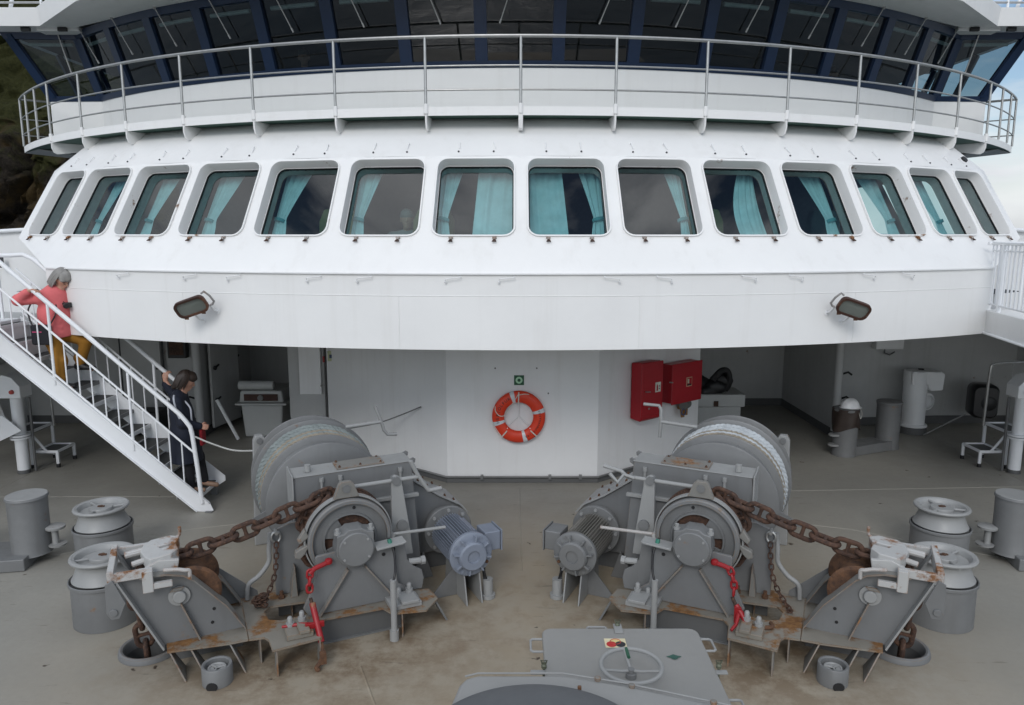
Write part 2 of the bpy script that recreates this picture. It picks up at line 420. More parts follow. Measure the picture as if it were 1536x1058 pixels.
# window frame geometry -------------------------------------------------
Z0, Z1 = 3.58, 4.56
def wframe(c, z=4.07):
    p = sk(c, z); a = Vector((math.cos(c), math.sin(c), 0)); b = Vector((-LEAN * math.sin(c), LEAN * math.cos(c), 1)).normalized()
    return p, a, b, a.cross(b) * 1.0
WH = 1.04; WB, WT = .945, .905          # opening height along the slope, widths
HC = .0                               # offset of the opening centre along the slope
XS = 1.0
def cen(n): return (n + .5) * PITCH * (.985 if n in (-7, 6) else 1)
def bnd(n): return n * PITCH * (.982 if abs(n) == 7 else 1)
def opening(grow=0., k=5, r=.12):
    o = []
    for x, y in rrect(1, 1, .5, 1): pass
    pts = rrect(WB + 2 * grow, WH + 2 * grow, r + grow, k)
    for x, y in pts:
        t = (y + WH / 2) / WH
        o.append((math.copysign(1, x) * (abs(x) - WB * (1 - XS) / 2) * ((WB + (WT - WB) * t) / WB), y + HC))
    return o
HOLE = opening()
skin = HB()
for n in range(-7, 7):
    XS = .84 if n in (-7, 6) else 1.0; HOLE = opening()
    c = cen(n); p, a, b, nn = wframe(c)
    inner = []; outer = []
    hp = HOLE; N = len(hp); K = 6
    zz = lambda y: 4.07 + y * b.z
    for i, (x, y) in enumerate(hp):
        z = zz(y); th = c + x / skinR(z)
        inner.append(sk(th, z))
        q = i % K; px, py = x / (WB * XS / 2), (y - HC) / (WH / 2)
        mid = (K // 2)
        s_ = max(abs(px), abs(py)); ux, uy = px / s_, py / s_
        if q == K // 2: ux, uy = (1 if px > 0 else -1), (1 if py > 0 else -1)
        th = bnd(n) + (bnd(n + 1) - bnd(n)) * (ux + 1) / 2; z = Z0 + (Z1 - Z0) * (uy + 1) / 2
        outer.append(sk(th, z))
    midr = [(i_ * .5 + o_ * .5) for i_, o_ in zip(inner, outer)]
    skin.grid([inner, midr, outer], wrap=True)
th_list = [-.6255, -.61524] + [-.61524 + i * (.61524 - 6 * PITCH) / 4 for i in range(1, 4)] + [(-6 + i * .25) * PITCH for i in range(49)] + [6 * PITCH + i * (.61524 - 6 * PITCH) / 4 for i in range(1, 4)] + [.61524, .6255]
def strip(f0, f1, ths): skin.grid([[f0(t) for t in ths], [f1(t) for t in ths]])
for e in ((-.6255, -.61524), (.61524, .6255)):
    skin.grid([[sk(t, z) for t in e] for z in (Z0, 3.9, 4.2, Z1)])
strip(lambda t: sk(t, Z1), lambda t: sk(t, 4.82), th_list); strip(lambda t: sk(t, 4.82), lambda t: sk(t, 5.09), th_list)
strip(lambda t: sk(t, Z0), lambda t: sk(t, Z0) * .5 + lo(t, 3.19) * .5, th_list); strip(lambda t: sk(t, Z0) * .5 + lo(t, 3.19) * .5, lambda t: lo(t, 3.19), th_list)
# sides, turned aft
for s in (-1, 1):
    col = [lo(s * TH, 2.33), lo(s * TH, 3.19), sk(s * TH, Z0), sk(s * TH, Z1), sk(s * TH, 5.09)]
    rows = []
    for dy in (0, .08, .3):
        rows.append([q + Vector((s * min(dy, .12) * .5, dy, 0)) for q in col])
    skin.grid(rows)
    # side wall with two large side windows left open
    e = [q + Vector((s * .06, .3, 0)) for q in col]
    def lerp(i, t): return e[i] + Vector((0, t, 0))
    for (t0, t1) in ((0, 1.2), (2.9, 3.4), (5.2, 6.0)):
        skin.grid([[e[i] + Vector((0, t, 0)) for i in range(5)] for t in (t0, t1)])
    for (t0, t1) in ((1.2, 2.9), (3.4, 5.2)):
        skin.grid([[e[i] + Vector((0, t, 0)) for i in (0, 1, 2)] for t in (t0, t1)])
        skin.grid([[e[i] + Vector((0, t, 0)) for i in (3, 4)] for t in (t0, t1)])
skin.build('front_skin', WHITE, house, merge=.0006, ang=24)
ap = HB()
aps = [i / 40 * 2 * TH - TH for i in range(41)]
inn = lambda q: q + (Vector((0, LYC, q.z)) - q).normalized() * .05
ap.grid([[lo(t, 3.188) for t in aps], [lo(t, 2.95) for t in aps], [lo(t, 2.6) for t in aps], [lo(t, 2.33) for t in aps], [inn(lo(t, 2.33)) for t in aps], [inn(lo(t, 2.45)) for t in aps]])
ap.build('apron', WHITE, house, ang=30)
# drip ledge with little drencher nozzles
lg = HB()
def off(q, d, dz=0): v = (q - Vector((0, LYC, q.z))).normalized(); return q + v * d + Vector((0, 0, dz))
lg.grid([[off(lo(t, 3.2), -.02) for t in aps], [off(lo(t, 3.203), .028) for t in aps], [off(lo(t, 3.187), .028) for t in aps], [off(lo(t, 3.187), -.02) for t in aps]])
lg.build('drip_ledge', WHITE_LOW, house, ang=50)
for i in range(-6, 7):
    t = i * .078 + (.012 if i % 2 else -.008); q = off(lo(t, 3.17), 0)
    m = HB(); d = (q - Vector((0, LYC, q.z))).normalized(); sd_ = Vector((-d.y, d.x, 0)); sg = -1 if i > 0 else 1
    pts = [q + d * .02, q + d * .05 + Vector((0, 0, -.012)), q + d * .05 - sd_ * sg * .16 + Vector((0, 0, -.03)), q + d * .035 - sd_ * sg * .17 + Vector((0, 0, -.055))]
    m.tube(pts, .0055, 8); e = pts[-1]; m.cyl(e, e + Vector((0, 0, -.018)) - d * .01, .011, .014, 10)
    m.build('drencher_nozzle', WHITE_LOW, house)
sm = HB(); sm.grid([[off(lo(t, 2.945 + dz), d_) for t in aps] for dz, d_ in ((-.006, .0005), (0, .004), (.006, .0005))])
for x_ in (-.40, -.135, .13, .395):
    sm.grid([[off(lo(x_ + dt, z), d_) for z in (2.345, 2.94)] for dt, d_ in ((-.0005, .0005), (0, .0035), (.0005, .0005))])
sm.build('weld_seam', WHITE, house)
# windows ---------------------------------------------------------------
DEP = .13
LINING = plain('pale_window_lining', (.42, .44, .44), .6)
for n in range(-7, 7):
    XS = .84 if n in (-7, 6) else 1.0
    c = cen(n); p, a, b, nn = wframe(c)
    W3 = lambda x, y, d: p + a * x + b * y + nn * d
    f = HB()
    o1 = opening(.017); o0 = opening(0.0); oi = opening(-.004); o2 = opening(-.018)
    f.grid([[W3(x, y, -.006) for x, y in o1], [W3(x, y, .016) for x, y in o1], [W3(x, y, .016) for x, y in o0], [W3(x, y, 0) for x, y in oi], [W3(x, y, -DEP) for x, y in oi],
            [W3(x, y, -DEP) for x, y in o2], [W3(x, y, -DEP - .03) for x, y in o2]], wrap=True)
    fr = f.build('window_frame', WHITE_FRAME, house, ang=40)
    g = HB(); g.grid([[W3(x, y, -DEP + .004) for x, y in opening(-.014)], [W3(x, y, -DEP + .006) for x, y in opening(-.025)], [W3(x, y, -DEP - .02) for x, y in opening(-.025)]], wrap=True)
    g.build('gasket', BLACK, fr)
    g = HB(); g.grid([[W3(x, y, -DEP - .035) for x, y in opening(-.02)], [W3(x, y, -DEP - .15) for x, y in opening(-.0)]], wrap=True); g.build('inner_lining', LINING, fr)
    g = HB(); op = opening(-.02); g.add([W3(x, y, -DEP - .008) for x, y in op], [list(range(len(op)))]); g.build('pane', GLASS, fr, flat=True)
    for s in (-.25, .25):
        l = HB(); bs = -WH / 2 - .035
        l.cyl(W3(s - .024, bs, .01), W3(s + .024, bs, .01), .012, n=8)
        l.box(W3(s, bs - .02, .02), (.026, .036, .026)); ob = l.build('latch_block', STAIN_WHITE, fr)
        l = HB(); l.tube([W3(s - .009, bs - .03, .02), W3(s - .022, bs - .062, .034), W3(s + .022, bs - .062, .034), W3(s + .009, bs - .03, .02)], .007, 6)
        l.cyl(W3(s, bs - .015, .028), W3(s, bs - .054, .03), .008, n=8); l.build('latch', RUST, fr)
    for s in (-.22, .2):
        l = HB(); e = sk(c + s / 11.7, 4.72); v = Vector((math.sin(c), -math.cos(c), .75)).normalized()
        sk_ = random.uniform(-.02, .02)
        l.tube([e, e + v * .035, e + v * .04 + a * (.01 + sk_) - b * .10], .0065, 6); l.build('hook', WHITE_LOW, fr)
        l = HB(); e2 = sk(c + (s + .0) / 11.7, 4.615); l.cyl(e2, e2 + v * .012, .012, n=8); l.build('hook_stud', DARK, fr)
# lounge interior --------------------------------------------------------
li = HB()
def arcrow(z, rr): return [Vector((rr * math.sin(t), YC - rr * math.cos(t), z)) for t in [i / 20 * 1.26 - .63 for i in range(21)]]
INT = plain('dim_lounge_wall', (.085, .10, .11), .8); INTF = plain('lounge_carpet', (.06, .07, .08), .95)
c_ = arcrow(5.02, 11.2); c_ += [Vector((6.6, 17, 5.02)), Vector((-6.6, 17, 5.02))]; li.add(c_, [list(range(len(c_)))])
c_ = arcrow(2.80, 12.55); c_ += [Vector((7.5, 17, 2.80)), Vector((-7.5, 17, 2.80))]; li.add(c_, [list(range(len(c_)))], 1)
li.add([(-7.6, 17, 2.8), (7.6, 17, 2.8), (7.6, 17, 5.02), (-7.6, 17, 5.02)], [(0, 1, 2, 3)])
li.grid([[Vector((11.05 * math.sin(t), YC - 11.05 * math.cos(t), z)) for t in aps] for z in (4.86, 4.70)])        # pelmet beam
li.build('lounge_interior', [INT, INTF], house, ang=20)
# curtains ---------------------------------------------------------------
ORD = ['first', 'second', 'third', 'fourth', 'fifth', 'sixth', 'seventh', 'eighth', 'ninth', 'tenth', 'eleventh', 'twelfth', 'thirteenth', 'fourteenth']
def curtain(n, side, kind, label, wmul=1.0, ph=0.):
    """side -1 left edge / +1 right edge of window n; hangs behind the pane"""
    c = (n + .5) * PITCH; p, a, b, nn = wframe(c)
    W3 = lambda x, y, d: p + a * x + b * y + nn * d
    H0, H1 = -.58, .66; rows = []; nb = 26; nx = 40
    for j in range(nb + 1):
        t = j / nb; y = H0 + (H1 - H0) * t
        if kind == 'tied':
            tie = .40
            w = .125 + .075 * ((tie - t) / tie) ** .7 if t < tie else .125 + .19 * ((t - tie) / (1 - tie)) ** 1.1
            sh = .0
        elif kind == 'billow':
            w = .22 + .30 * math.sin(PI * min(1, t * 1.0) * .62 + .45) * (1 - .4 * t) - .12 * t; sh = .05 * math.sin(PI * t)
        else:
            w = .45 - .05 * t; sh = 0
        w *= wmul; row = []
        for i in range(nx + 1):
            u = i / nx; x = -.47 + sh + u * w
            fq = u + .05 * math.sin(3.1 * u + ph) + .03 * math.sin(5 * t + ph * 2) * (1 - t); fold = .020 * math.sin(fq * 2 * PI * (2.6 + .4 * math.sin(ph * 3)) + ph) * (.55 + .45 * math.sin(7 * u + 2 * ph + 2 * t)) + .007 * math.sin(fq * 31 + 3 * t + ph) * (.4 + .6 * t)
            if kind == 'tied': fold *= .5 + abs(t - .40)
            row.append(W3(-side * x if side > 0 else x, y, -.36 + fold - .02 * t))
        rows.append(row)
    m = MB(); m.grid(rows); o = m.build('curtain', CURTAIN, ang=80)
    if kind == 'tied':
        bnd = MB(); xs = -.47; yy = H0 + (H1 - H0) * .40; rr = []
        for i in range(17):
            an = 2 * PI * i / 16; rr.append((xs + .06 + .075 * math.cos(an), .035 * math.sin(an)))
        bnd.grid([[W3(-side * x if side > 0 else x, yy + dy + (x - xs) * -.2, -.36 + d) for x, d in rr] for dy in (-.022, .022)])
        bnd.build('tieback', cloth('tieback_cloth', (.16, .34, .36)), o)
    return tag(o, label, 'curtain', 'teal curtains in the lounge windows')
CUR = [(-6, -1, 'tied', .8), (-5, -1, 'tied', 1.1), (-4, -1, 'tied', 1.25), (-3, -1, 'tied', 1.15), (-2, -1, 'tied', .95), (-1, -1, 'tied', .9), (-1, 1, 'open', 1.18),
       (0, -1, 'open', 1.15), (0, 1, 'tied', .9), (1, 1, 'tied', .7), (2, 1, 'billow', .9), (3, 1, 'tied', 1.2), (4, 1, 'tied', 1.3), (5, 1, 'tied', 1.2)]
KW = {'tied': 'gathered teal curtain at the {s} edge of the {o} lounge window from the left',
      'open': 'full loose teal curtain on the {s} of the {o} lounge window from the left',
      'billow': 'wide sweeping teal curtain in the {s} of the {o} lounge window from the left'}
for q, (n, s, kd, wm) in enumerate(CUR):
    curtain(n, s, kd, KW[kd].format(s='left' if s < 0 else 'right', o=ORD[n + 7]), wm, q * 1.7)
# lounge chairs seen through the glass
CH = cloth('olive_seat_cloth', (.17, .165, .075)); CH2 = cloth('dark_seat_cloth', (.09, .10, .10))
def lounge_chair(n, dx, label, mat, back=.75):
    c = (n + .5) * PITCH + dx / 12; q = Vector(((12.4 - back) * math.sin(c), YC - (12.4 - back) * math.cos(c), 2.8))
    t = thing('lounge_chair', label, 'chair', q, c + PI, 'chairs in the lounge')
    m = MB(); m.bb(-.27, .27, -.25, .28, .30, .46); m.build('seat', mat, t, bevel=.04)
    m = MB(); m.prism([(-.27, .40), (.27, .40), (.27, 1.0), (.20, 1.16), (-.20, 1.16), (-.27, 1.0)], -.34, -.22, lambda a, b, h: (a, h - (b - .4) * .12, b)); m.build('backrest', mat, t, bevel=.03)
    for x in (-.22, .22):
        for y in (-.2, .22): mm = MB(); mm.cyl((x, y, 0), (x, y, .31), .018, n=8); mm.build('leg', STEEL, t)
lounge_chair(-3, .12, 'olive green lounge chair behind the fifth window from the left', CH)
lounge_chair(2, -.08, 'olive green lounge chair behind the tenth window from the left', CH)
lounge_chair(-2, .42, 'olive green lounge chair at the right edge of the sixth window from the left', CH)
lounge_chair(4, -.2, 'dark lounge chair behind the twelfth window from the left', CH2)

# underside over the deck and the recessed house below -----------------------
m = HB(); ar = [inn(lo(t, 2.42)) for t in aps]; ar += [Vector((9.6, 10.5, 2.42)), Vector((9.6, 17, 2.42)), Vector((-9.6, 17, 2.42)), Vector((-9.6, 10.5, 2.42))]
m.add(ar, [list(range(len(ar)))])
for x in (-4.5, -2.2, 0, 2.2, 4.5): m.bb(x - .04, x + .04, 9.4 + abs(x) * .12, 10.4 + abs(x) * .3, 2.28, 2.415)
m.build('underside', SOFFIT, house, flat=True)

def wall_strip(poly, z0, z1, th=.06):
    m = MB(); n = len(poly)
    for (x0, y0), (x1, y1) in zip(poly, poly[1:]): pass
    m.grid([[(x, y, z0) for x, y in poly], [(x, y, z1) for x, y in poly]]); return m
DH = [(-3.16, 15.45), (-3.2, 12.15), (-1.06, 10.5), (1.15, 10.5), (2.98, 11.96), (2.94, 15.45)]
dh = thing('deckhouse', 'white faceted deckhouse wall under the overhang carrying the lifebuoy', 'deckhouse', (0, 10.5, 0))
rel = lambda P, o: [(x - o[0], y - o[1]) for x, y in P]
wall_strip(rel(DH, (0, 10.5)), 0, 2.42).build('wall', WHITE_LOW, dh, flat=True)
def offs(P, d):                      # push a polyline outward (towards -y / outward) by d
    o = []
    for i, (x, y) in enumerate(P):
        a = Vector(P[max(i - 1, 0)]); b = Vector(P[min(i + 1, len(P) - 1)]); t = (b - a).normalized(); o.append((x + t.y * d, y - t.x * d))
    return o
m = MB(); P0 = rel(DH, (0, 10.5)); P1 = offs(P0, .018)
m.grid([[(x, y, 0.003) for x, y in P1], [(x, y, .075) for x, y in P1], [(x, y, .08) for x, y in P0]]); m.build('skirting', GREY_DK, dh, flat=True)
m = MB(); P2 = offs(P0, .045); m.tube([(x, y, .10) for x, y in P2[1:5]], .016, 8); m.build('skirting_pipe', GREY, dh)
m = MB()
for x in (-.55, .45, .9): m.bb(x - .02, x + .02, -.075, -.02, .07, .13)
for x, y in ((-.35, -.012), (.25, -.012), (.42, -.012)): m.cyl((x, y, 1.72 if x < .3 else 1.35), (x, 0, 1.72 if x < .3 else 1.35), .012, n=8)
m.build('pipe_clip', GREY, dh)
# alcove walls, both sides
for s in (-1, 1):
    PW = [(2.94, 15.45), (5.66, 15.45), (5.68, 13.05), (5.80, 13.05), (5.80, 13.72), (8.1, 13.95), (9.55, 13.95), (9.55, 10.4)]
    t = thing('alcove_bulkhead', 'dim white bulkhead walls of the %s alcove under the overhang' % ('port side' if s < 0 else 'starboard'), 'bulkhead', (s * 5.7, 13.1, 0))
    P = [(s * x - s * 5.7, y - 13.1) for x, y in PW]
    wall_strip(P, 0, 2.42).build('wall', WHITE_SHADED, t, flat=True)
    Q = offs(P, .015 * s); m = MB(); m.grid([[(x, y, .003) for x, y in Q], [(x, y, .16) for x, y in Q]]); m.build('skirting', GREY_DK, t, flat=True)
    m = MB(); m.cyl((s * (5.72 - 5.7) , -.14, .12), (s * .02, -.14, 2.42), .075, n=20); m.build('column', WHITE_SHADED, t)
    m = MB(); m.cyl((s * .02, -.14, 0), (s * .02, -.14, .125), .08, n=20); m.build('column_foot', GREY_DK, t)
    for k_ in range(3):
        m = MB(); x = (6.6, 7.3, 8.35)[k_] - 5.7; m.bb(s * x - .06, s * x + .06, .62 + .12 * k_ - .02, .64 + .1 * k_, 1.78, 1.9 ); m.build('sign_plate', plain('faded_label', (.30, .31, .18), .6) if k_ else DARK, t)
    m = MB(); m.bb(s * 2.55 - .13, s * 2.55 + .13, .70, .83, 1.86, 1.90); m.cyl((s * 2.55, .83, 1.88), (s * 2.55, .83, 1.96), .03, n=10); m.build('wall_lamp', DARK, t)
    for z in (.7, 1.15, 2.0):
        m = MB(); m.tube([(s * .09, -.1, z), (s * .18, -.16, z + .05), (s * .25, -.15, z)], .02, 6); m.build('door_dog', BLACK, t)
# ================================================================== CATWALK + WHEELHOUSE
EYC, ER = 20.65, 11.27                # outer edge of the walkway
ZW = 5.09
def ed(th, z, d=0.): r = ER + d; return Vector((r * math.sin(th), EYC - r * math.cos(th), z))
ETH = .905
cw = thing('bridge_catwalk', 'narrow white curved walkway on brackets below the bridge windows', 'catwalk', (0, 9.4, ZW))
CO = Vector((0, 9.4, ZW))
class CB(MB):
    o = CO
    def build(s, name, mat, parent=None, **k):
        s.v = [(x - s.o.x, y - s.o.y, z - s.o.z) for x, y, z in s.v]; return MB.build(s, name, mat, parent, **k)
eth = [i / 60 * 2 * ETH - ETH for i in range(61)]
m = CB(); m.grid([[ed(t, ZW + .012, -.012) for t in eth], [ed(t, ZW + .012, -1.9) for t in eth]])
m.grid([[ed(t, ZW - .012, -.012) for t in eth], [ed(t, ZW - .012, -1.9) for t in eth]]); m.build('walkway_plate', GREEN, cw, flat=True)
m = CB(); m.grid([[ed(t, ZW - .02, -.012) for t in eth], [ed(t, ZW - .02) for t in eth], [ed(t, ZW + .085) for t in eth], [ed(t, ZW + .085, -.012) for t in eth], [ed(t, ZW - .02, -.012) for t in eth]])
for s in (-1, 1):
    a_, b_ = ed(s * ETH, ZW), ed(s * ETH, ZW, -1.5)
    m.box(((a_ + b_) / 2 + Vector((0, 0, .03))), (.02, (a_ - b_).length, .105), Matrix.Rotation(math.atan2(b_.y - a_.y, b_.x - a_.x) - PI / 2, 3, 'Z'))
m.build('edge_plate', WHITE, cw, ang=30)
# brackets at the posts: pitch measured along the edge
BT = [0]
for i in range(1, 8): BT.append(i * .1035)
allT = sorted([-t for t in BT[1:]] + BT)
for t in allT:
    m = CB(); d = Vector((math.sin(t), -math.cos(t), 0)); sd_ = Vector((math.cos(t), math.sin(t), 0)); e = ed(t, 0)
    # curved gusset plate from the edge back to the skin
    L_ = .62 if abs(t) < .5 else .95
    prof = [(0.012, .03), (.012, -.10), (-.015, -.17), (-.06, -.195), (-.11, -.19), (-L_, -.04), (-L_, -.012), (-.03, -.012), (-.03, .03)]
    f = lambda a, b, h: e + d * a + sd_ * h + Vector((0, 0, ZW + b))
    m.prism(prof, -.028 if t == 0 else -.012, .028 if t == 0 else .012, f)
    m.cyl(e + d * .0 + Vector((0, 0, ZW + .0)), e + Vector((0, 0, ZW + .12)), .03, n=12)
    m.build('bracket', WHITE, cw, bevel=.006)
for s in (-1, 1):                      # grey wing undersides at the two ends
    m = CB(); a_, b_, c_, d_ = ed(s * .83, ZW - .03, -.1), ed(s * ETH, ZW - .03, -.02), ed(s * ETH, ZW - .05, -1.6), ed(s * .83, ZW - .2, -1.6)
    m.add([a_, b_, c_, d_, a_ + Vector((0, 0, .015)), b_ + Vector((0, 0, .015)), c_ + Vector((0, 0, .015)), d_ + Vector((0, 0, .015))], [(3, 2, 1, 0), (4, 5, 6, 7), (0, 1, 5, 4), (1, 2, 6, 5), (2, 3, 7, 6), (3, 0, 4, 7)])
    m.build('end_plate', SOFFIT, cw, flat=True)
# stainless railing -------------------------------------------------------
rl = thing('walkway_railing', 'curved stainless steel railing running along the whole bridge walkway', 'railing', (0, 9.4, ZW))
RH = .90
def rl_pts(h, n=70): return [ed(i / n * 2 * ETH - ETH, ZW + h) for i in range(n + 1)]
for h, r, nm in ((RH, .020, 'top_rail'), (.56, .011, 'middle_rail'), (.28, .011, 'middle_rail')):
    pts = rl_pts(h)
    ends = []
    pts = [ed(-ETH, ZW + h, -1.25)] + pts + [ed(ETH, ZW + h, -1.25)]
    m = CB(); m.tube(pts, r, 10); m.build(nm, STEEL, rl)
for t in allT + [-.785, .785, -.845, .845, -ETH, ETH]:
    m = CB(); m.cyl(ed(t, ZW + .09), ed(t, ZW + RH), .018, n=12); m.build('post', STEEL, rl)
for s in (-1, 1):
    for dd in (-.55, -1.25): m = CB(); m.cyl(ed(s * ETH, ZW + .0, dd), ed(s * ETH, ZW + RH, dd), .026, n=12); m.build('post', WHITE_RAIL, rl)
# wheelhouse --------------------------------------------------------------
BYC, BR, BP, BTH = 21.8, 11.1, .0945, .709
ZS, ZT = 5.90, 6.93; OUT = .334       # sill, window head, outward lean of the glass
wh = thing('wheelhouse', 'navy blue wheelhouse with a long band of outward leaning windows', 'wheelhouse', (0, 10.7, ZW))
class WB_(CB): o = Vector((0, 10.7, ZW))
def br(th, z, d=0.):
    r = BR + d + max(0, z - ZS) * OUT; return Vector((r * math.sin(th), BYC - r * math.cos(th), z))
bt = [i / 60 * 2 * BTH - BTH for i in range(61)]
# plan of a height: arc + flat wings
WX = .90
def plan(z, d=0.):
    row = [br(t, z, d) for t in bt]
    o = max(0, z - ZS) * OUT + d
    l = Vector((-7.24 - WX, 13.40 - o, z)); l.x -= o * 1.45
    r_ = Vector((-l.x, l.y, z)); return [l] + row + [r_]
def side_back(z, s): o = max(0, z - ZS) * OUT; return Vector((s * (7.24 + WX + o * 1.45), 17.5, z))
m = WB_(); m.grid([plan(ZW - .01), plan(ZS - .3), plan(ZS)])
for s in (-1, 1):
    c0 = plan(ZW - .01)[0 if s < 0 else -1]; c1 = plan(ZS)[0 if s < 0 else -1]; m.add([c0, c1, side_back(ZS, s), side_back(ZW, s)], [(0, 1, 2, 3)])
m.build('lower_wall', WHITE, wh, ang=20)
m = WB_()                              # navy sill band and head band
for z0, z1 in ((ZS, ZS + .085), (ZT - .07, ZT + .03)):
    m.grid([plan(z0, .012), plan(z1, .012), plan(z1, -.06), plan(z0, -.06), plan(z0, .012)])
m.build('window_band', NAVY, wh, ang=25)
def mull(f0, f1, w0, name='mullion'):
    m = WB_(); (p0, a0), (p1, a1) = f0, f1; n0 = a0.cross(Vector((0, 0, 1)))
    vs = []
    for p, a in ((p0, a0), (p1, a1)):
        nn = a.cross(Vector((0, 0, 1)))
        for x, d in ((-w0, .010), (w0, .010), (w0, -.10), (-w0, -.10)): vs.append(p + a * x + nn * d)
    m.add(vs, [(0, 1, 2, 3), (7, 6, 5, 4), (0, 4, 5, 1), (1, 5, 6, 2), (2, 6, 7, 3), (3, 7, 4, 0)]); m.build(name, NAVY, wh, flat=True)
tang = lambda t: Vector((math.cos(t), math.sin(t), 0))
for i in range(-7, 8):
    t = (i + .5) * BP if i >= 0 else (i + .5) * BP
for i in range(-8, 8):
    t = (i + .5) * BP
    if abs(t) > .70: continue
    mull((br(t, ZS + .05), tang(t)), (br(t, ZT), tang(t)), .085)
for s in (-1, 1):
    t = s * BTH; a_ = (tang(t) + Vector((1, 0, 0)) * .6).normalized()
    mull((br(t, ZS + .05), a_), (br(t, ZT), a_), .10, 'corner_post')
    e0 = plan(ZS + .05)[0 if s < 0 else -1]; e1 = plan(ZT)[0 if s < 0 else -1]; a_ = Vector((1, s * .25, 0)).normalized()
    mull((e0 - Vector((s * .07, 0, 0)), a_), (e1 - Vector((s * .07, 0, 0)), a_), .09, 'end_post')
# glass and wipers
BLIND = plain('white_blind', (.82, .82, .80), .4)
WIP = plain('wiper_grey', (.42, .42, .41), .4, .3)
def pane(q0, q1, q2, q3):
    g = WB_(); inw = lambda q: q; g.add([q0, q1, q2, q3], [(0, 1, 2, 3)]); return g.build('pane', GLASS_B, wh, flat=True)
for i in range(-7, 8):
    t0, t1 = (i - .5) * BP, (i + .5) * BP
    pane(br(t0, ZS, -.04), br(t1, ZS, -.04), br(t1, ZT, -.04), br(t0, ZT, -.04))
    m = WB_(); tt = i * BP - (.012 if i <= 0 else -.012) * 1.0; s = 1 if i >= 0 else -1
    top = br(tt + s * .006, ZT + .02, .05); bot = br(tt - s * .012 + .0, ZS + .52, .045)
    m.tube([top, bot], .008, 6); m.cyl(bot - (top - bot) * .0, bot + (top - bot) * .10, .013, n=6); m.cyl(top - Vector((0, 0, .02)), top + Vector((0, 0, .06)), .022, n=8)
    m.build('wiper', WIP, wh)
    m = WB_(); q0, q1 = br(t0 + .016, ZT - .16, -.09), br(t1 - .016, ZT - .16, -.09); m.tube([q0, q1], .030, 8); m.build('roller_blind', BLIND, wh)
for s in (-1, 1):
    a0, a1 = br(s * BTH, ZS, -.04), br(s * BTH, ZT, -.04); b0, b1 = plan(ZS, -.04)[0 if s < 0 else -1], plan(ZT, -.04)[0 if s < 0 else -1]
    pane(a0, b0, b1, a1)
    m = WB_(); m.tube([a1 * .75 + b1 * .25 + Vector((0, -.07, .02)), a0 * .35 + b0 * .25 + a1 * .3 + b1 * .1 + Vector((0, -.07, 0))], .011, 6); m.build('wiper', WIP, wh)
    m = WB_(); q0, q1 = a1 * .88 + b1 * .12, a1 * .25 + b1 * .75; dn = Vector((0, .1, -.13)); m.tube([q0 + dn, q1 + dn], .030, 8); m.build('roller_blind', BLIND, wh)
# roof with overhanging eave
def eave(z, d=0.):
    row = []
    for t in [i / 40 * 1.10 - .55 for i in range(41)]:
        r = BR + 1.16 + d; row.append(Vector((r * math.sin(t), BYC - r * math.cos(t), z)))
    l = row[0]; return [Vector((-9.6, 12.64 - d, z)), Vector((-7.74, 12.64 - d, z))] + row + [Vector((7.74, 12.64 - d, z)), Vector((9.6, 12.64 - d, z))]
def inner_eave(z):
    e = eave(z); h = []
    for q in e:
        x = max(-8.6, min(8.6, q.x)); ang_ = math.atan2(x, BYC - q.y)
        if abs(q.x) >= 7.7: h.append(Vector((x if abs(q.x) > 8 else x * .985, 13.0, z)))
        else: rr = BR + OUT * 1.03 + .0; tt = math.atan2(q.x, BYC - q.y); h.append(Vector((rr * math.sin(tt), BYC - rr * math.cos(tt), z)))
    return h
m = WB_(); ie = inner_eave(ZT + .03)
m.grid([inner_eave(ZT + .03), eave(ZT + .05, -.02), eave(ZT + .02), eave(ZT + .29, .05), eave(ZT + .33, -.1)])
top = eave(ZT + .33, -.1); top = top + [Vector((9.6, 18, ZT + .36)), Vector((-9.6, 18, ZT + .36))]; m.add(top, [list(range(len(top)))])
m.build('roof', WHITE, wh, ang=25)
for s in (-1, 1):                      # stiffener brackets and vents under the wing eave
    m = WB_(); m.bb(s * 7.9, s * 7.2, 12.8, 13.05, ZT - .015, ZT + .05); m.build('soffit_box', WHITE, wh, bevel=.01)
    for x in (7.45, 8.05): m = WB_(); m.bb(s * x - .07, s * x + .07, 12.74, 12.79, ZT - .03, ZT + .03); m.build('vent_slot', BLACK, wh)
m = WB_(); c_ = plan(ZT + .03); c_ += [Vector((8.6, 17.5, ZT + .03)), Vector((-8.6, 17.5, ZT + .03))]; m.add(c_, [list(range(len(c_)))]); m.build('ceiling', DARK, wh, flat=True)
m = WB_(); c_ = plan(ZW + .05, -.03); c_ += [Vector((8, 17.5, ZW + .05)), Vector((-8, 17.5, ZW + .05))]; m.add(c_, [list(range(len(c_)))])
m.add([(-5.6, 17.0, ZW), (5.6, 17.0, ZW), (5.6, 17.0, ZT), (-5.6, 17, ZT)], [(0, 1, 2, 3)])
m.build('floor_and_back', DARK, wh, flat=True)
m = WB_(); rr = [[Vector((r_ * math.sin(t), BYC - r_ * math.cos(t), z)) for t in [i / 30 * 1.2 - .6 for i in range(31)]] for r_, z in ((BR - .35, ZS + .02), (BR - .9, ZS + .06), (BR - 1.0, ZW + .1))]
m.grid(rr); m.build('console', DARK, wh, ang=30)
for s in (-1, 1):
    for y in (14.6, 16.0, 17.4): m = WB_(); m.tube([(s * 8.15, y, ZS), (s * 8.62, y, ZT)], .06, 6); m.build('side_post', NAVY, wh)
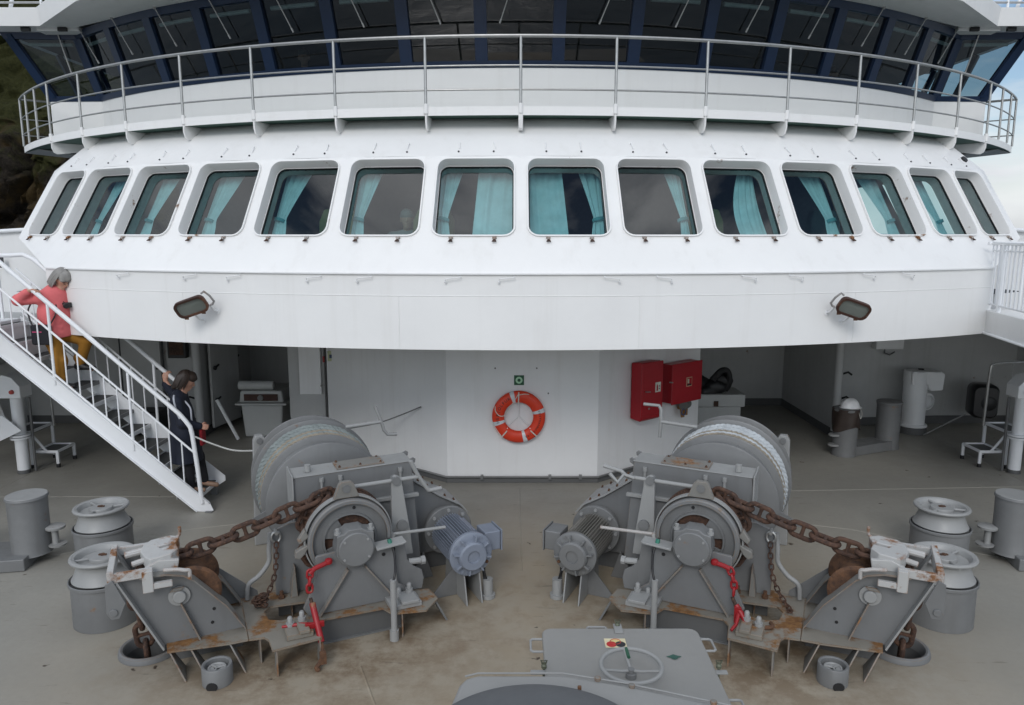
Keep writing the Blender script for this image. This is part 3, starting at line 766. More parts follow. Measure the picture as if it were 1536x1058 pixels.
# railings on the roof, seen at the two top corners
for s in (-1, 1):
    t = thing('roof_railing', 'grey railing on the wheelhouse roof at the top %s corner' % ('left' if s < 0 else 'right'), 'railing', (s * 8.4, 13.0, ZT + .34))
    for h in (.14, .5, .9): m = MB(); m.tube([(-1.2, 0, h), (1.2, 0, h)], .018, 8); m.build('rail', STEEL, t)
    for x in (-1.1, -.3, .5, 1.1): m = MB(); m.cyl((x, 0, 0), (x, 0, .9), .02, n=8); m.build('post', WHITE_RAIL, t)
    m = MB(); m.tube([(-.1, .1, 0), (.15, .1, .9)], .03, 8); m.build('brace', WHITE_RAIL, t)
# ================================================================== WINDLASSES, CHAINS, STOPPERS
AW = R(24.5); OX, OY = 1.54, 6.34      # each windlass is turned so that its chain runs to its hawse pipe
SIDE = {-1: 'left', 1: 'right'}
def windlass(s):
    nm = 'left' if s < 0 else 'right'
    lab = ('grey anchor windlass on the left with pale blue rope on its drum' if s < 0 else 'grey anchor windlass on the right with white rope on its drum')
    T = thing('anchor_windlass', lab, 'windlass', (s * OX, OY, 0), -AW * s, 'anchor windlasses on the foredeck')
    B = lambda m, n, mat, par=T, **k: m.build(n, mat, par, sx=s, **k)
    uz_ = lambda v0: (lambda a, b, h: (a, v0 + h, b))
    uvp = lambda a, b, h: (a, b, h)
    ZP = .25
    # base platform with a dark opening below the chain
    out_ = [(-.74, -.15), (-.57, -.32), (-.27, -.25), (-.22, -.12), (.30, -.10), (.36, -.18), (.385, -.40), (.79, -.43), (.80, -.25), (.83, -.19), (.95, -.17), (.95, .62), (.62, .66), (.62, .72), (-.42, .72), (-.44, .12), (-.72, .07)]
    hole = [(.42, .06), (.42, .30), (.72, .34), (.78, .26), (.76, .10), (.66, .04)]
    polys = [[Vector((*q, 0)) for q in out_], [Vector((*q, 0)) for q in hole]]
    tr = tessellate_polygon(polys); fl = out_ + hole; m = MB()
    m.add([(a, b, ZP) for a, b in fl], tr); m.add([(a, b, ZP - .016) for a, b in fl], tr)
    for P in (out_, hole): m.grid([[(a, b, z) for a, b in P] for z in (ZP, ZP - .016)], wrap=True)
    B(m, 'base_platform', PLATFORM, ang=30, merge=.0005)
    m = MB(); m.bb(-.40, .34, -.06, -.045, .002, ZP - .018); m.bb(-.38, .62, .60, .615, .002, ZP - .018); m.bb(-.40, -.385, -.04, .6, .002, ZP - .018); B(m, 'base_web', GREY_DK)
    m = MB(); m.bb(-.42, .36, -.085, -.02, .002, .014); B(m, 'base_foot', GREY)
    for (u, v, du, dv) in ((.755, -.42, .0, .1), (.40, -.415, .0, .1), (-.40, -.26, .03, -.16), (.86, -.16, .1, .1), (.5, .55, 0, .1)):
        m = MB(); m.prism([(0, 0), (.16, 0), (.10, ZP - .018), (0.01, ZP - .018)], -.007, .007, lambda a, b, h: (u + h + (.04 - a * .3 if u < 0 else 0), v + a, b)); B(m, 'leg', GREY_RUSTY, bevel=.003)
    m = MB(); m.prism([(-.72, ZP - .01), (-.70, ZP - .01), (-.82, .0), (-.84, 0)], -.14, .06, uz_(0)); B(m, 'end_gusset', GREY)
    # stepped chocks and holding-down bolts on the platform
    for (u0, u1, v0, v1) in ((.44, .66, -.34, -.12), (-.56, -.27, -.22, .0)):
        m = MB(); m.bb(u0, u1, v0, v1, ZP + .001, ZP + .045); m.bb(u0 + .03, u1 - .10, v0 - .02, v1 - .02, ZP + .046, ZP + .075); B(m, 'chock', GREY_LT if u0 < 0 else PLATFORM, bevel=.005)
        for du in (.07, .17):
            m = MB(); c = (u0 + du, v1 - .05, ZP + (.046 if du > .1 else .076)); m.lathe([(0, 0), (.035, 0), (.035, .03), (.022, .03), (.022, .075), (.015, .085), (0, .085)], c, n=12); B(m, 'holding_bolt', GREY_LT)
    # bearing stand facing the bow
    st = [(.42, ZP + .002), (.47, .33), (.39, .50), (.34, .62), (.345, .79), (.33, .805), (.16, .82), (-.19, .80), (-.355, .79), (-.37, .77), (-.38, .55), (-.40, .40), (-.46, .36), (-.52, .30), (-.52, ZP + .002)]
    m = MB(); m.prism(st, 0, .035, uz_(.0)); B(m, 'bearing_stand', GREY_WORN, bevel=.006)
    for a, b in (((.07, .65), (.34, ZP)), ((-.09, .65), (-.38, ZP))):
        d = Vector((b[0] - a[0], 0, b[1] - a[1])); l = d.length; m = MB()
        m.box(((a[0] + b[0]) / 2, -.03, (a[1] + b[1]) / 2), (l, .058, .016), Matrix.Rotation(-math.atan2(d.z, d.x), 3, 'Y')); B(m, 'stand_rib', GREY_RUSTY, bevel=.003)
    m = MB(); m.cyl((-.27, -.003, .715), (-.27, .001, .715), .018, n=12); B(m, 'drain_hole', BLACK)
    m = MB(); m.prism([(-.18, .83), (-.46, .85), (-.42, .83), (-.18, .81)], -.10, .06, uz_(-.02)); B(m, 'guide_plate', GREY_LT, bevel=.004)
    # bearing with its cover
    zc = .85
    m = MB()
    prof = [(.175 * math.cos(R(a)), zc + .175 * math.sin(R(a))) for a in range(-200, 21, 10)]
    m.prism(prof + [(.165, zc + .14), (.10, zc + .155), (.06, zc + .185), (-.06, zc + .185), (-.10, zc + .155), (-.165, zc + .14)], -.085, .10, uz_(0)); B(m, 'bearing_housing', GREY, bevel=.008)
    m = MB(); m.lathe([(0, 0), (.150, 0), (.158, .008), (.158, .03)], (0, -.108, zc), (0, 1, 0), 40); B(m, 'bearing_cover', GREY)
    for a in (40, 140, 215, 325): m = MB(); m.cyl((.135 * math.cos(R(a)), -.118, zc + .135 * math.sin(R(a))), (.135 * math.cos(R(a)), -.10, zc + .135 * math.sin(R(a))), .012, n=6); B(m, 'cover_bolt', GREY_LT)
    for u in (-.15, .15):
        m = MB(); m.lathe([(0, 0), (.03, 0), (.03, .02), (.018, .02), (.018, .055), (0, .06)], (u, -.03, zc + .14), n=10); B(m, 'cap_bolt', GREY_LT)
    m = MB(); m.cyl((0, .10, zc), (0, 2.52, zc), .085, n=24); B(m, 'shaft', GREY)
    # brake drum: rim, recessed web with three windows, hub
    m = MB(); ax = (0, 1, 0); o = (0, .13, zc)
    m.lathe([(.345, .05), (.345, .0), (.372, .0), (.385, .012), (.385, .055), (.375, .06), (.375, .14), (.39, .145), (.39, .165), (.15, .17)], o, ax, 72); B(m, 'brake_drum', GREY_WORN, ang=30)
    m = MB(); m.lathe([(.345, .05), (.255, .055), (.245, .03), (.232, .03), (.228, .075)], o, ax, 72); B(m, 'drum_web', GREY, ang=30)
    m = MB(); m.lathe([(.24, .085), (.10, .085)], o, ax, 40); B(m, 'drum_inner', RUST)
    for a0, a1 in ((150, 212), (8, 62), (258, 340)):
        m = MB(); pts = [(.232, a0 + (a1 - a0) * i / 8) for i in range(9)] + [(.12, a1 - (a1 - a0) * i / 8) for i in range(9)]
        m.prism([(r_ * math.cos(R(a)), zc + r_ * math.sin(R(a))) for r_, a in pts], 0, .02, uz_(.175)); B(m, 'drum_spoke', GREY, bevel=.003)
    m = MB(); m.lathe([(.125, .075), (.125, -.005), (.105, -.01)], o, ax, 32); B(m, 'hub', GREY)
    m = MB(); m.cyl((-.05, .178, zc + .29), (-.05, .182, zc + .29), .016, n=12); m.cyl((.22, .178, zc - .2), (.22, .182, zc - .2), .016, n=12); B(m, 'drain_hole', BLACK)
    # brake band with lugs
    m = MB(); aa = [R(a) for a in range(-62, 218, 5)]
    rows = [[(r_ * math.cos(a), v, zc + r_ * math.sin(a)) for a in aa] for r_, v in ((.398, .20), (.41, .20), (.41, .265), (.398, .265), (.398, .20))]; m.grid(rows); B(m, 'brake_band', GREY_LT)
    m = MB(); m.prism([(-.11, 1.235), (.13, 1.235), (.075, 1.37), (.055, 1.39), (-.035, 1.39), (-.06, 1.365)], -.03, .03, uz_(.225)); B(m, 'band_lug', GREY_RUSTY, bevel=.006)
    m = MB(); m.cyl((.01, .185, 1.325), (.01, .27, 1.325), .038, n=16); B(m, 'lug_pin', GREY)
    m = MB(); m.prism([(.36, .86), (.49, .80), (.50, .74), (.455, .72), (.41, .76), (.385, .80), (.35, .84)], -.035, .035, uz_(.215)); m.prism([(.40, 1.0), (.47, .90), (.45, .86), (.36, .92)], -.03, .03, uz_(.215)); B(m, 'band_clamp', GREY_RUSTY, bevel=.012)
    # gypsy wheel carrying the chain
    m = MB(); m.lathe([(.15, 0), (.37, 0), (.405, .02), (.395, .045), (.33, .07), (.30, .10), (.33, .13), (.395, .155), (.405, .18), (.37, .20), (.15, .20)], (0, .295, zc), ax, 60); B(m, 'gypsy_wheel', RUST)
    for i in range(10):
        a = 2 * PI * i / 10 + .2; m = MB(); c = Vector((.36 * math.cos(a), .395, zc + .36 * math.sin(a)))
        m.box(c, (.05, .19, .07), Matrix.Rotation(-a, 3, 'Y')); B(m, 'whelp', RUST, bevel=.015)
    # second bearing stand behind the gypsy
    m = MB(); m.prism([(.64, ZP), (.66, .86), (.63, .90), (.48, .95), (.30, .95), (-.30, .93), (-.42, .80), (-.42, ZP)], 0, .03, uz_(.53)); B(m, 'rear_stand', GREY_WORN, bevel=.005)
    m = MB(); m.prism([(.52, ZP), (.50, .42), (.47, .55), (.455, ZP)], 0, .10, uz_(.43)); B(m, 'stand_rib', GREY_RUSTY, bevel=.003)
    for u in (.35, .60): m = MB(); m.lathe([(0, 0), (.03, 0), (.03, .03), (.018, .03), (.018, .07), (0, .075)], (u, .46, ZP + .001), n=10); B(m, 'holding_bolt', RUSTB)
    m = MB(); m.tube(catmull([(.66, .60, .86), (.68, .58, .70), (.69, .57, .58), (.78, .56, .47), (.88, .55, .40), (.90, .55, .26)], 6), .022, 10); B(m, 'drain_pipe', GREY_LT)
    # gear guard: tall box with its top coloured lighter for the light from above, cover plate and lifting eyes
    m = MB(); m.prism([(.50, .30), (.415, 1.345), (-.74, 1.365), (-.82, .30)], 0, .30, uz_(.63)); B(m, 'gear_guard', GREY_WORN, bevel=.008)
    m = MB(); m.prism([(.418, 1.346), (-.745, 1.366), (-.745, 1.374), (.418, 1.354)], .622, .938, lambda a, b, h: (a, h, b)); B(m, 'guard_top', GREY_LT, bevel=.003)
    m = MB(); m.bb(.425, .44, .60, .96, .6, 1.37); B(m, 'guard_end_flange', GREY_LT, bevel=.002)
    m = MB(); m.prism([(-.47, 1.371), (0, 1.363), (0, 1.377), (-.47, 1.385)], .66, .90, lambda a, b, h: (a, h, b)); cp = B(m, 'cover_plate', GREY_RUSTY, bevel=.003)
    for u in (-.44, -.235, -.03):
        for v in (.69, .87):
            if u == -.235 and v > .8: continue
            m = MB(); m.lathe([(0, 0), (.014, 0), (.014, .009), (.008, .009), (.007, .02), (0, .022)], (u, v, 1.378), n=8); B(m, 'cover_bolt', RUSTB, cp)
    m = MB(); m.cyl((.27, .74, 1.362), (.27, .74, 1.43), .03, n=14); B(m, 'filler_stub', GREY_LT)
    for v in (.66, .92): m = MB(); m.prism([(-.74, 1.31), (-.79, 1.34), (-.795, 1.375), (-.77, 1.392), (-.735, 1.38)], 0, .015, uz_(v)); B(m, 'lifting_eye', GREY, bevel=.003)
    for u in (.16, -.02, -.62): m = MB(); m.cyl((u, .615, 1.12), (u, .615, 1.30), .014, n=8); m.cyl((u, .615, 1.28), (u, .615, 1.32), .022, n=8); B(m, 'guard_stay', GREY_LT)
    m = MB(); m.bb(-.80, -.30, .585, .63, 1.0, 1.035); B(m, 'guard_rail', GREY_LT, bevel=.004)
    # reduction gearbox sloping down to the motor
    m = MB(); gp = [(-.40, .22), (-.40, 1.08), (-.82, 1.06), (-1.12, .84), (-1.36, .70), (-1.44, .60), (-1.44, .30), (-1.3, .20)]
    m.prism(gp, 0, .42, uz_(.94)); gb = B(m, 'gearbox', GREY_WORN, bevel=.012)
    m = MB()
    g2 = [(-.40, 1.085), (-.82, 1.065), (-1.12, .845), (-1.36, .705), (-1.445, .605), (-1.46, .61), (-1.37, .725), (-1.125, .865), (-.83, 1.085), (-.40, 1.105)]
    m.prism(g2, 0, .50, uz_(.90)); fl_ = B(m, 'gearbox_flange', GREY_LT, gb, bevel=.003)
    for (a, b) in ((-.9, 1.035), (-1.0, .965), (-1.09, .90), (-1.2, .825), (-1.3, .765)):
        for v in (.93, 1.37): m = MB(); m.cyl((a, v, b), (a + .01, v, b + .025), .011, n=8); B(m, 'flange_bolt', RUSTB, fl_)
    m = MB(); m.prism([(-.5, 0.002), (-.5, .21), (-1.25, .21), (-1.38, .002)], 0, .3, uz_(1.0)); B(m, 'gearbox_seat', GREY_DK)
    m = MB(); m.prism([(-1.36, .3), (-1.42, .35), (-1.55, .002), (-1.36, .002)], 0, .012, uz_(1.10)); B(m, 'gusset', GREY); m = MB(); m.prism([(-.9, .30), (-.72, .004), (-1.0, .004)], 0, .012, uz_(.78)); B(m, 'gusset', GREY)
    # rope drum flanges, barrel and outer bearing post
    for v, r_ in ((1.26, .625), (1.50, .65), (2.05, .69), (2.38, .665)):
        m = MB(); m.lathe([(.09, 0), (r_ - .012, 0), (r_, .006), (r_, .022), (r_ - .012, .028), (.09, .028)], (0, v, zc), ax, 96); B(m, 'drum_flange', GREY)
    m = MB(); m.lathe([(.40, 0), (.40, 1.1)], (0, 1.28, zc), ax, 64); B(m, 'drum_barrel', GREY_DK)
    m = MB(); m.lathe([(.58, 0), (.58, .22)], (0, 1.28, zc), ax, 64); B(m, 'drum_barrel', GREY)
    m = MB(); m.prism([(.46, .002), (.47, 1.27), (.51, 1.33), (.59, 1.33), (.62, 1.27), (.66, .002)], 0, .10, uz_(2.40)); ps = B(m, 'outer_post', GREY_LT, bevel=.01)
    m = MB(); m.cyl((.55, 2.37, 1.27), (.55, 2.54, 1.27), .035, n=14); B(m, 'post_pin', GREY, ps)
    m = MB(); m.prism([(.30, .002), (.18, .95), (-.18, .95), (-.34, .002)], 0, .05, uz_(2.45)); B(m, 'outer_stand', GREY, bevel=.006)
    # brake handles
    m = MB(); m.tube([(-.06, .38, 1.27), (-.74, .38, 1.28)], .02, 10); m.tube(catmull([(-.66, .38, 1.45), (-.69, .38, 1.38), (-.74, .38, 1.28), (-.82, .38, 1.15), (-.85, .38, 1.125), (-.97, .38, 1.13)], 5), .021, 10) if s < 0 else m.tube([(-.66, .36, 1.28), (-.76, .34, 1.31), (-.80, .26, 1.25), (-.88, .26, 1.33)], .02, 10)
    if s > 0: m.tube([(-.74, .38, 1.28), (-.80, .38, 1.33), (-.98, .38, 1.36)], .02, 10)
    B(m, 'brake_handle', GREY_LT)
    m = MB(); m.prism([(-.44, .50), (-.46, 1.27), (-.47, 1.31), (-.50, 1.33), (-.54, 1.31), (-.56, 1.27), (-.63, .78), (-.66, .50)], 0, .045, uz_(.36)); lv = B(m, 'brake_arm', GREY_LT, bevel=.008)
    m = MB(); m.cyl((-.50, .33, 1.28), (-.50, .43, 1.28), .042, n=14); B(m, 'arm_pin', GREY, lv); m = MB(); m.cyl((-.55, .33, .82), (-.55, .44, .82), .055, n=16); B(m, 'arm_pin', GREY, lv)
    m = MB(); m.tube([(-.22, .20, .80), (-.42, .22, .80), (-.95, .22, .78)], .016, 8); m.cyl((-.40, .18, .80), (-.40, .27, .80), .03, n=10); B(m, 'link_rod', STAIN_WHITE if s > 0 else GREY_LT)
    m = MB(); m.tube([(-.35, 1.92, 1.45), (-.77, 1.92, 1.47)], .022, 10)
    if s < 0: m.tube([(-.70, 1.92, 1.66), (-.77, 1.92, 1.47), (-.80, 1.92, 1.36), (-.84, 1.92, 1.31), (-.95, 1.92, 1.30)], .02, 10)
    else: m.tube([(-.98, 1.92, 1.66), (-.80, 1.92, 1.66), (-.775, 1.92, 1.62), (-.77, 1.92, 1.47), (-.78, 1.92, 1.28)], .02, 10)
    B(m, 'far_brake_handle', GREY_LT)
    m = MB(); m.prism([(-.40, .26), (-.40, .74), (-.50, .74), (-.52, .58), (-.58, .50), (-.66, .45), (-.68, .36), (-.66, .26)], 0, .03, uz_(.09)); pl = B(m, 'stop_plate', GREY, bevel=.004)
    m = MB(); m.cyl((-.54, .12, .54), (-.66, .12, .53), .03, n=10); m.cyl((-.66, .12, .53), (-.70, .12, .53), .042, n=8); B(m, 'stop_screw', GREY_LT, pl)
    # conduit stubs and cables
    m = MB(); m.cyl((-.28, -.27, .002), (-.28, -.27, .58), .028, n=14); m.cyl((-.28, -.27, .002), (-.28, -.27, .10), .042, n=14); B(m, 'cable_conduit', GREY_LT)
    m = MB(); m.tube(catmull([(-.28, -.27, .56), (-.31, -.24, .64), (-.34, -.12, .74), (-.33, -.06, .82), (-.31, -.03, .88)], 6), .011, 8); B(m, 'cable', BLACK)
    m = MB(); m.tube([(-.325, -.07, .80), (-.315, -.04, .87)], .02, 8); B(m, 'cable_gland', plain('green_gland' + nm, (.02, .16, .11), .5))
    m = MB(); m.lathe([(0, .20), (.052, .20), (.052, .04), (.075, .04), (.075, .002)], (-1.36, .12, 0), n=24); B(m, 'cable_stub', GREY_LT)
    for i in range(4): m = MB(); m.tube(catmull([(-1.35 + .01 * i, .12, .19), (-1.33, .13 + .02 * i, .29), (-1.37 + .02 * i, .22, .37), (-1.38, .26, .45)], 5), .008, 6); B(m, 'cable', BLACK)
    # electric motor
    mt = BLUEGREY if s < 0 else BEIGEGREY; mt2 = BLUEGREY if s < 0 else GREY
    mu, mz = -1.16, .52
    m = MB(); m.lathe([(0, .02), (.06, .02), (.065, .0), (.13, .0), (.145, .02), (.15, .07), (.205, .075), (.222, .085), (.222, .12), (.17, .125)], (mu, -.02, mz), ax, 48); B(m, 'motor_end_shield', mt2, ang=30)
    for i in range(8):
        a = 2 * PI * i / 8 + .2; m = MB(); c = Vector((mu + .165 * math.cos(a), .03, mz + .165 * math.sin(a))); m.box(c, (.07, .06, .018), Matrix.Rotation(-a, 3, 'Y')); B(m, 'shield_rib', mt2, bevel=.004)
        if i % 2 == 0: m = MB(); c2 = Vector((mu + .19 * math.cos(a + .35), .045, mz + .19 * math.sin(a + .35))); m.cyl(c2, c2 + Vector((0, .03, 0)), .018, n=8); B(m, 'shield_bolt', RUSTB if i == 4 else mt2)
    m = MB(); m.lathe([(.165, 0), (.165, .62)], (mu, .10, mz), ax, 48); B(m, 'motor_barrel', mt)
    for i in range(44):
        a = 2 * PI * i / 44; 
        if 14 < (i % 44) < 17 or 26 < i < 40: continue
        m = MB(); c = Vector((mu + .182 * math.cos(a), .40, mz + .182 * math.sin(a))); m.box(c, (.044, .56, .006), Matrix.Rotation(-a, 3, 'Y')); B(m, 'cooling_fin', mt)
    m = MB(); a = R(118); m.box((mu + .185 * math.cos(a), .42, mz + .185 * math.sin(a)), (.03, .34, .07), Matrix.Rotation(-a, 3, 'Y')); B(m, 'lifting_lug', mt, bevel=.006)
    m = MB(); m.lathe([(.16, 0), (.255, 0), (.262, .008), (.262, .04), (.255, .048), (.20, .05), (.20, .2)], (mu, .72, mz), ax, 48); B(m, 'motor_flange', GREY)
    for i in range(8): a = 2 * PI * i / 8; m = MB(); m.cyl((mu + .225 * math.cos(a), .70, mz + .225 * math.sin(a)), (mu + .225 * math.cos(a), .722, mz + .225 * math.sin(a)), .018, n=8); B(m, 'flange_bolt', GREY_LT)
    m = MB(); m.bb(mu - .36, mu - .19, .16, .40, mz - .05, mz + .15); tb = B(m, 'terminal_box', mt2, bevel=.012)
    m = MB(); m.bb(mu - .378, mu - .362, .15, .41, mz - .06, mz + .16); B(m, 'box_lid', mt2, tb, bevel=.004)
    m = MB(); m.bb(mu - .20, mu - .15, .24, .36, mz - .02, mz + .08); B(m, 'box_neck', mt2, tb)
    for u in (mu - .10, mu + .06):
        m = MB(); m.prism([(.10, .30), (.62, .30), (.66, .003), (.02, .003)], -.007, .007, lambda a, b, h: (u + h, a, b)); B(m, 'motor_foot', GREY_LT, bevel=.002)
    m = MB(); m.prism([(mu + .06, .30), (mu + .10, .30), (mu + .36, .003), (mu + .07, .003)], 0, .012, uz_(.30)); B(m, 'motor_gusset', GREY)
    m = MB(); m.prism([(.46, .90), (.86, .70), (.86, .68), (.46, .68)], 0, .014, uz_(1.3)); B(m, 'gusset', GREY)
    return T
def strand_rope(m, fpts, rr, strands=3, tw=.13, n=6, frac=.56):
    """laid rope: strands twisting round a centre line"""
    P = [Vector(p) for p in fpts]; d = 0; acc = [0]
    for a, b in zip(P, P[1:]): d += (b - a).length; acc.append(d)
    for k in range(strands):
        pts = []
        for i, p in enumerate(P):
            t = (P[min(i + 1, len(P) - 1)] - P[max(i - 1, 0)]).normalized(); up = Vector((0, 1, 0)) if abs(t.y) < .9 else Vector((1, 0, 0))
            a = t.cross(up).normalized(); b = a.cross(t); an = acc[i] / tw * 2 * PI / 1. * .5 + 2 * PI * k / strands
            pts.append(p + (a * math.cos(an) + b * math.sin(an)) * rr * .5)
        m.tube(pts, rr * frac, n)
def ropes(s):
    c1 = cloth('rope_blue' if s < 0 else 'rope_white', (.19, .215, .21) if s < 0 else (.40, .425, .44), 40)
    c2 = cloth('rope_tan' + ('a' if s < 0 else 'b'), (.23, .20, .155), 40)
    T = thing('mooring_rope', 'pale blue and tan mooring rope coiled on the left windlass drum' if s < 0 else 'white and tan mooring rope coiled on the right windlass drum', 'rope', (s * OX, OY, 0), -AW * s)
    for i in range(7):
        m = MB(); v = 1.58 + i * .068; rr = .615 + (.012 if i in (3, 5) else 0)
        pts = [(rr * math.cos(a), v + .02 * math.sin(a * .5), .85 + rr * math.sin(a)) for a in [2 * PI * j / 300 for j in range(301)]]
        strand_rope(m, pts, .036, 3, .085, 6, .62); m.build('rope_turn', c2 if i in (0, 2) else c1, T, sx=s)
def link_mesh(d=.046, L_=.28, Wd=.168, stud=True):
    m = MB(); h = L_ / 2 - Wd / 2; r = Wd / 2 - d / 2; pts = []
    for i in range(13): a = -PI / 2 + PI * i / 12; pts.append((h + r * math.cos(a), r * math.sin(a), 0))
    for i in range(13): a = PI / 2 + PI * i / 12; pts.append((-h + r * math.cos(a), r * math.sin(a), 0))
    m.tube(pts, d / 2, 10, closed=True)
    if stud: m.tube([(0, -r, 0), (0, -.02, 0), (0, .02, 0), (0, r, 0)], [d * .52, d * .36, d * .36, d * .52], 8)
    return m
def chain(T, path, s, mat, pitch, mesh, name='link', flip=0):
    """links along a polyline (local coordinates), alternately edge-on and broadside"""
    P = [Vector((p[0] * s, p[1], p[2])) for p in path]; acc = [0]
    for a, b in zip(P, P[1:]): acc.append(acc[-1] + (b - a).length)
    def at(d):
        d = max(0, min(acc[-1] - 1e-6, d))
        for i in range(len(P) - 1):
            if acc[i + 1] >= d: return P[i].lerp(P[i + 1], (d - acc[i]) / max(1e-9, acc[i + 1] - acc[i]))
    proto = None; n = int(acc[-1] / pitch)
    for i in range(n):
        c = (i + .5) * pitch; a, b = at(c - pitch * .5), at(c + pitch * .5); x = (b - a).normalized()
        up = Vector((0, 1, 0)) if abs(x.y) < .8 else Vector((1, 0, 0)); y = up.cross(x).normalized(); z = x.cross(y)
        if (i + flip) % 2: y, z = z, -y
        if proto is None: o = mesh.build(name, mat, T); proto = o
        else: o = proto.copy(); COL.objects.link(o); o.parent = T
        M = Matrix((x, y, z)).transposed().to_4x4(); M.translation = (a + b) / 2; o.matrix_local = M
for s in (-1, 1):
    windlass(s); ropes(s)
    lab = 'left' if s < 0 else 'right'
    # ---- anchor chain
    T = thing('anchor_chain', 'heavy rusty studded chain between the %s windlass and its hawse pipe' % lab, 'chain', (s * OX, OY, 0), -AW * s, 'anchor chains')
    pth = [(.40 * math.cos(R(a)), .395, .85 + .40 * math.sin(R(a))) for a in range(-70, 76, 8)]
    pth += [(.14, .38, 1.228), (.45, .355, 1.145), (.80, .33, 1.045), (1.12, .31, .965), (1.40, .30, .915), (1.62, .29, .905), (1.74, .29, .86), (1.80, .30, .74), (1.79, .33, .5), (1.75, .40, 0), (1.75, .42, -.5)]
    chain(T, pth, s, RUST, .192, link_mesh(), flip=1)
    # ---- chain stopper
    T = thing('chain_stopper', 'rust stained chain stopper with roller and white claw in front of the %s hawse pipe' % lab, 'chain stopper', (s * OX, OY, 0), -AW * s, 'chain stoppers')
    B = lambda m, n, mat, par=None, **k: m.build(n, mat, par or T, sx=s, **k)
    vp = lambda v0: (lambda a, b, h: (a, v0 + h, b))
    side = [(1.93, .95), (1.60, .24), (1.55, .235), (.97, .255), (1.10, .50), (1.28, .71), (1.34, .78), (1.42, .84), (1.55, .875), (1.70, .875)]
    for v in (.05, .53):
        m = MB(); m.prism(side, 0, .014, vp(v)); sp = B(m, 'side_plate', GREY_WORN, bevel=.003)
        fl2 = [(.96, .27), (1.10, .51), (1.28, .72), (1.34, .79), (1.42, .85), (1.55, .885), (1.74, .888)]
        m = MB(); m.grid([[(a, v - .085 + w, b + dz) for a, b in fl2] for w, dz in ((0, 0), (.125, 0), (.125, .014), (0, .014), (0, 0))]); B(m, 'edge_flange', GREY_RUSTY, sp, ang=30)
        m = MB(); m.grid([[(a, v - .08 + w, b) for a, b in ((1.945, .96), (1.61, .232))] for w in (0, .125)]); m.grid([[(a - .012, v - .08 + w, b + .01) for a, b in ((1.945, .96), (1.61, .232))] for w in (0, .125)])
        m.grid([[(a, v - .08, b), (a - .012, v - .08, b + .01)] for a, b in ((1.945, .96), (1.61, .232))]); B(m, 'front_flange', GREY_LT, sp, flat=True)
    m = MB(); m.lathe([(0, -.035), (.045, -.035), (.052, -.028), (.052, 0), (.085, 0), (.085, .012), (.0, .012)], (1.46, .03, .66), (0, 1, 0), 28); rp_ = B(m, 'roller_pin', GREY_LT)
    m = MB(); m.prism([(1.42, .74), (1.50, .74), (1.53, .71), (1.44, .715)], 0, .012, vp(.015)); B(m, 'keep_plate', GREY_RUSTY, rp_)
    m = MB(); m.box((1.385, .015, .42), (.012, .06, .38), Matrix.Rotation(R(20), 3, 'Y')); B(m, 'stiffener', GREY_RUSTY)
    for u, z in ((1.20, .48), (1.22, .36), (1.36, .33)): m = MB(); m.cyl((u, .046, z), (u, .052, z), .014, n=12); B(m, 'drain_hole', BLACK)
    m = MB(); m.lathe([(.05, 0), (.21, 0), (.235, .02), (.225, .05), (.16, .16), (.145, .25), (.16, .34), (.225, .39), (.235, .42), (.21, .44), (.05, .44)], (1.36, .075, .64), (0, 1, 0), 48); B(m, 'chain_roller', RUSTB)
    m = MB()
    pl_ = [(.955, -.17), (1.12, -.165), (1.58, -.09), (1.60, .60), (.955, .62)]; hl = [(1.2, .05), (1.2, .48), (1.5, .48), (1.5, .05)]
    tr = tessellate_polygon([[Vector((*q, 0)) for q in pl_], [Vector((*q, 0)) for q in hl]]); f_ = pl_ + hl
    for z in (.252, .236): m.add([(a, b, z) for a, b in f_], tr)
    for P in (pl_, hl): m.grid([[(a, b, z) for a, b in P] for z in (.252, .236)], wrap=True)
    B(m, 'base_platform', PLATFORM, merge=.0005)
    for (u, v) in ((1.10, -.16), (1.40, -.11), (1.56, -.09), (1.0, .5), (1.5, .5)):
        m = MB(); m.prism([(0, .235), (.09, .235), (.16, .002), (.02 - (.0 if v > 0 else .12), .002)], -.007, .007, lambda a, b, h: (u + h - (.235 - b) * (.45 if v < 0 else 0), v + a, b)); B(m, 'leg', GREY_RUSTY, bevel=.003)
    m = MB(); m.bb(.98, 1.56, .2, .214, .002, .234); B(m, 'base_web', GREY_DK)
    m = MB(); m.prism([(.97, .256), (1.28, .70), (1.26, .72), (.80, .30), (.80, .256)], 0, .012, vp(.60)); B(m, 'back_wing', GREY, bevel=.003)
    # white claw block and guide frame on top
    m = MB(); m.prism([(1.50, .08), (1.44, .16), (1.46, .265), (1.58, .26), (1.60, .31), (1.455, .33), (1.43, .42), (1.50, .50), (1.66, .50), (1.72, .42), (1.74, .30), (1.70, .14), (1.66, .06)], .90, 1.0, lambda a, b, h: (a, b, h + (1.74 - a) * .10))
    B(m, 'claw', STAIN_WHITE, bevel=.012)
    m = MB(); m.prism([(1.46, .865), (1.44, .97), (1.60, .99), (1.70, .94), (1.72, .865)], 0, .05, vp(.05)); B(m, 'claw_cheek', STAIN_WHITE, bevel=.01)
    m = MB(); m.prism([(1.46, .865), (1.44, .97), (1.60, .99), (1.70, .94), (1.72, .865)], 0, .05, vp(.47)); B(m, 'claw_cheek', STAIN_WHITE, bevel=.01)
    for v in (-.02, .53): m = MB(); m.bb(1.64, 1.96, v - .012, v + .035, .895, .965); B(m, 'guide_bar', STAIN_WHITE, bevel=.006)
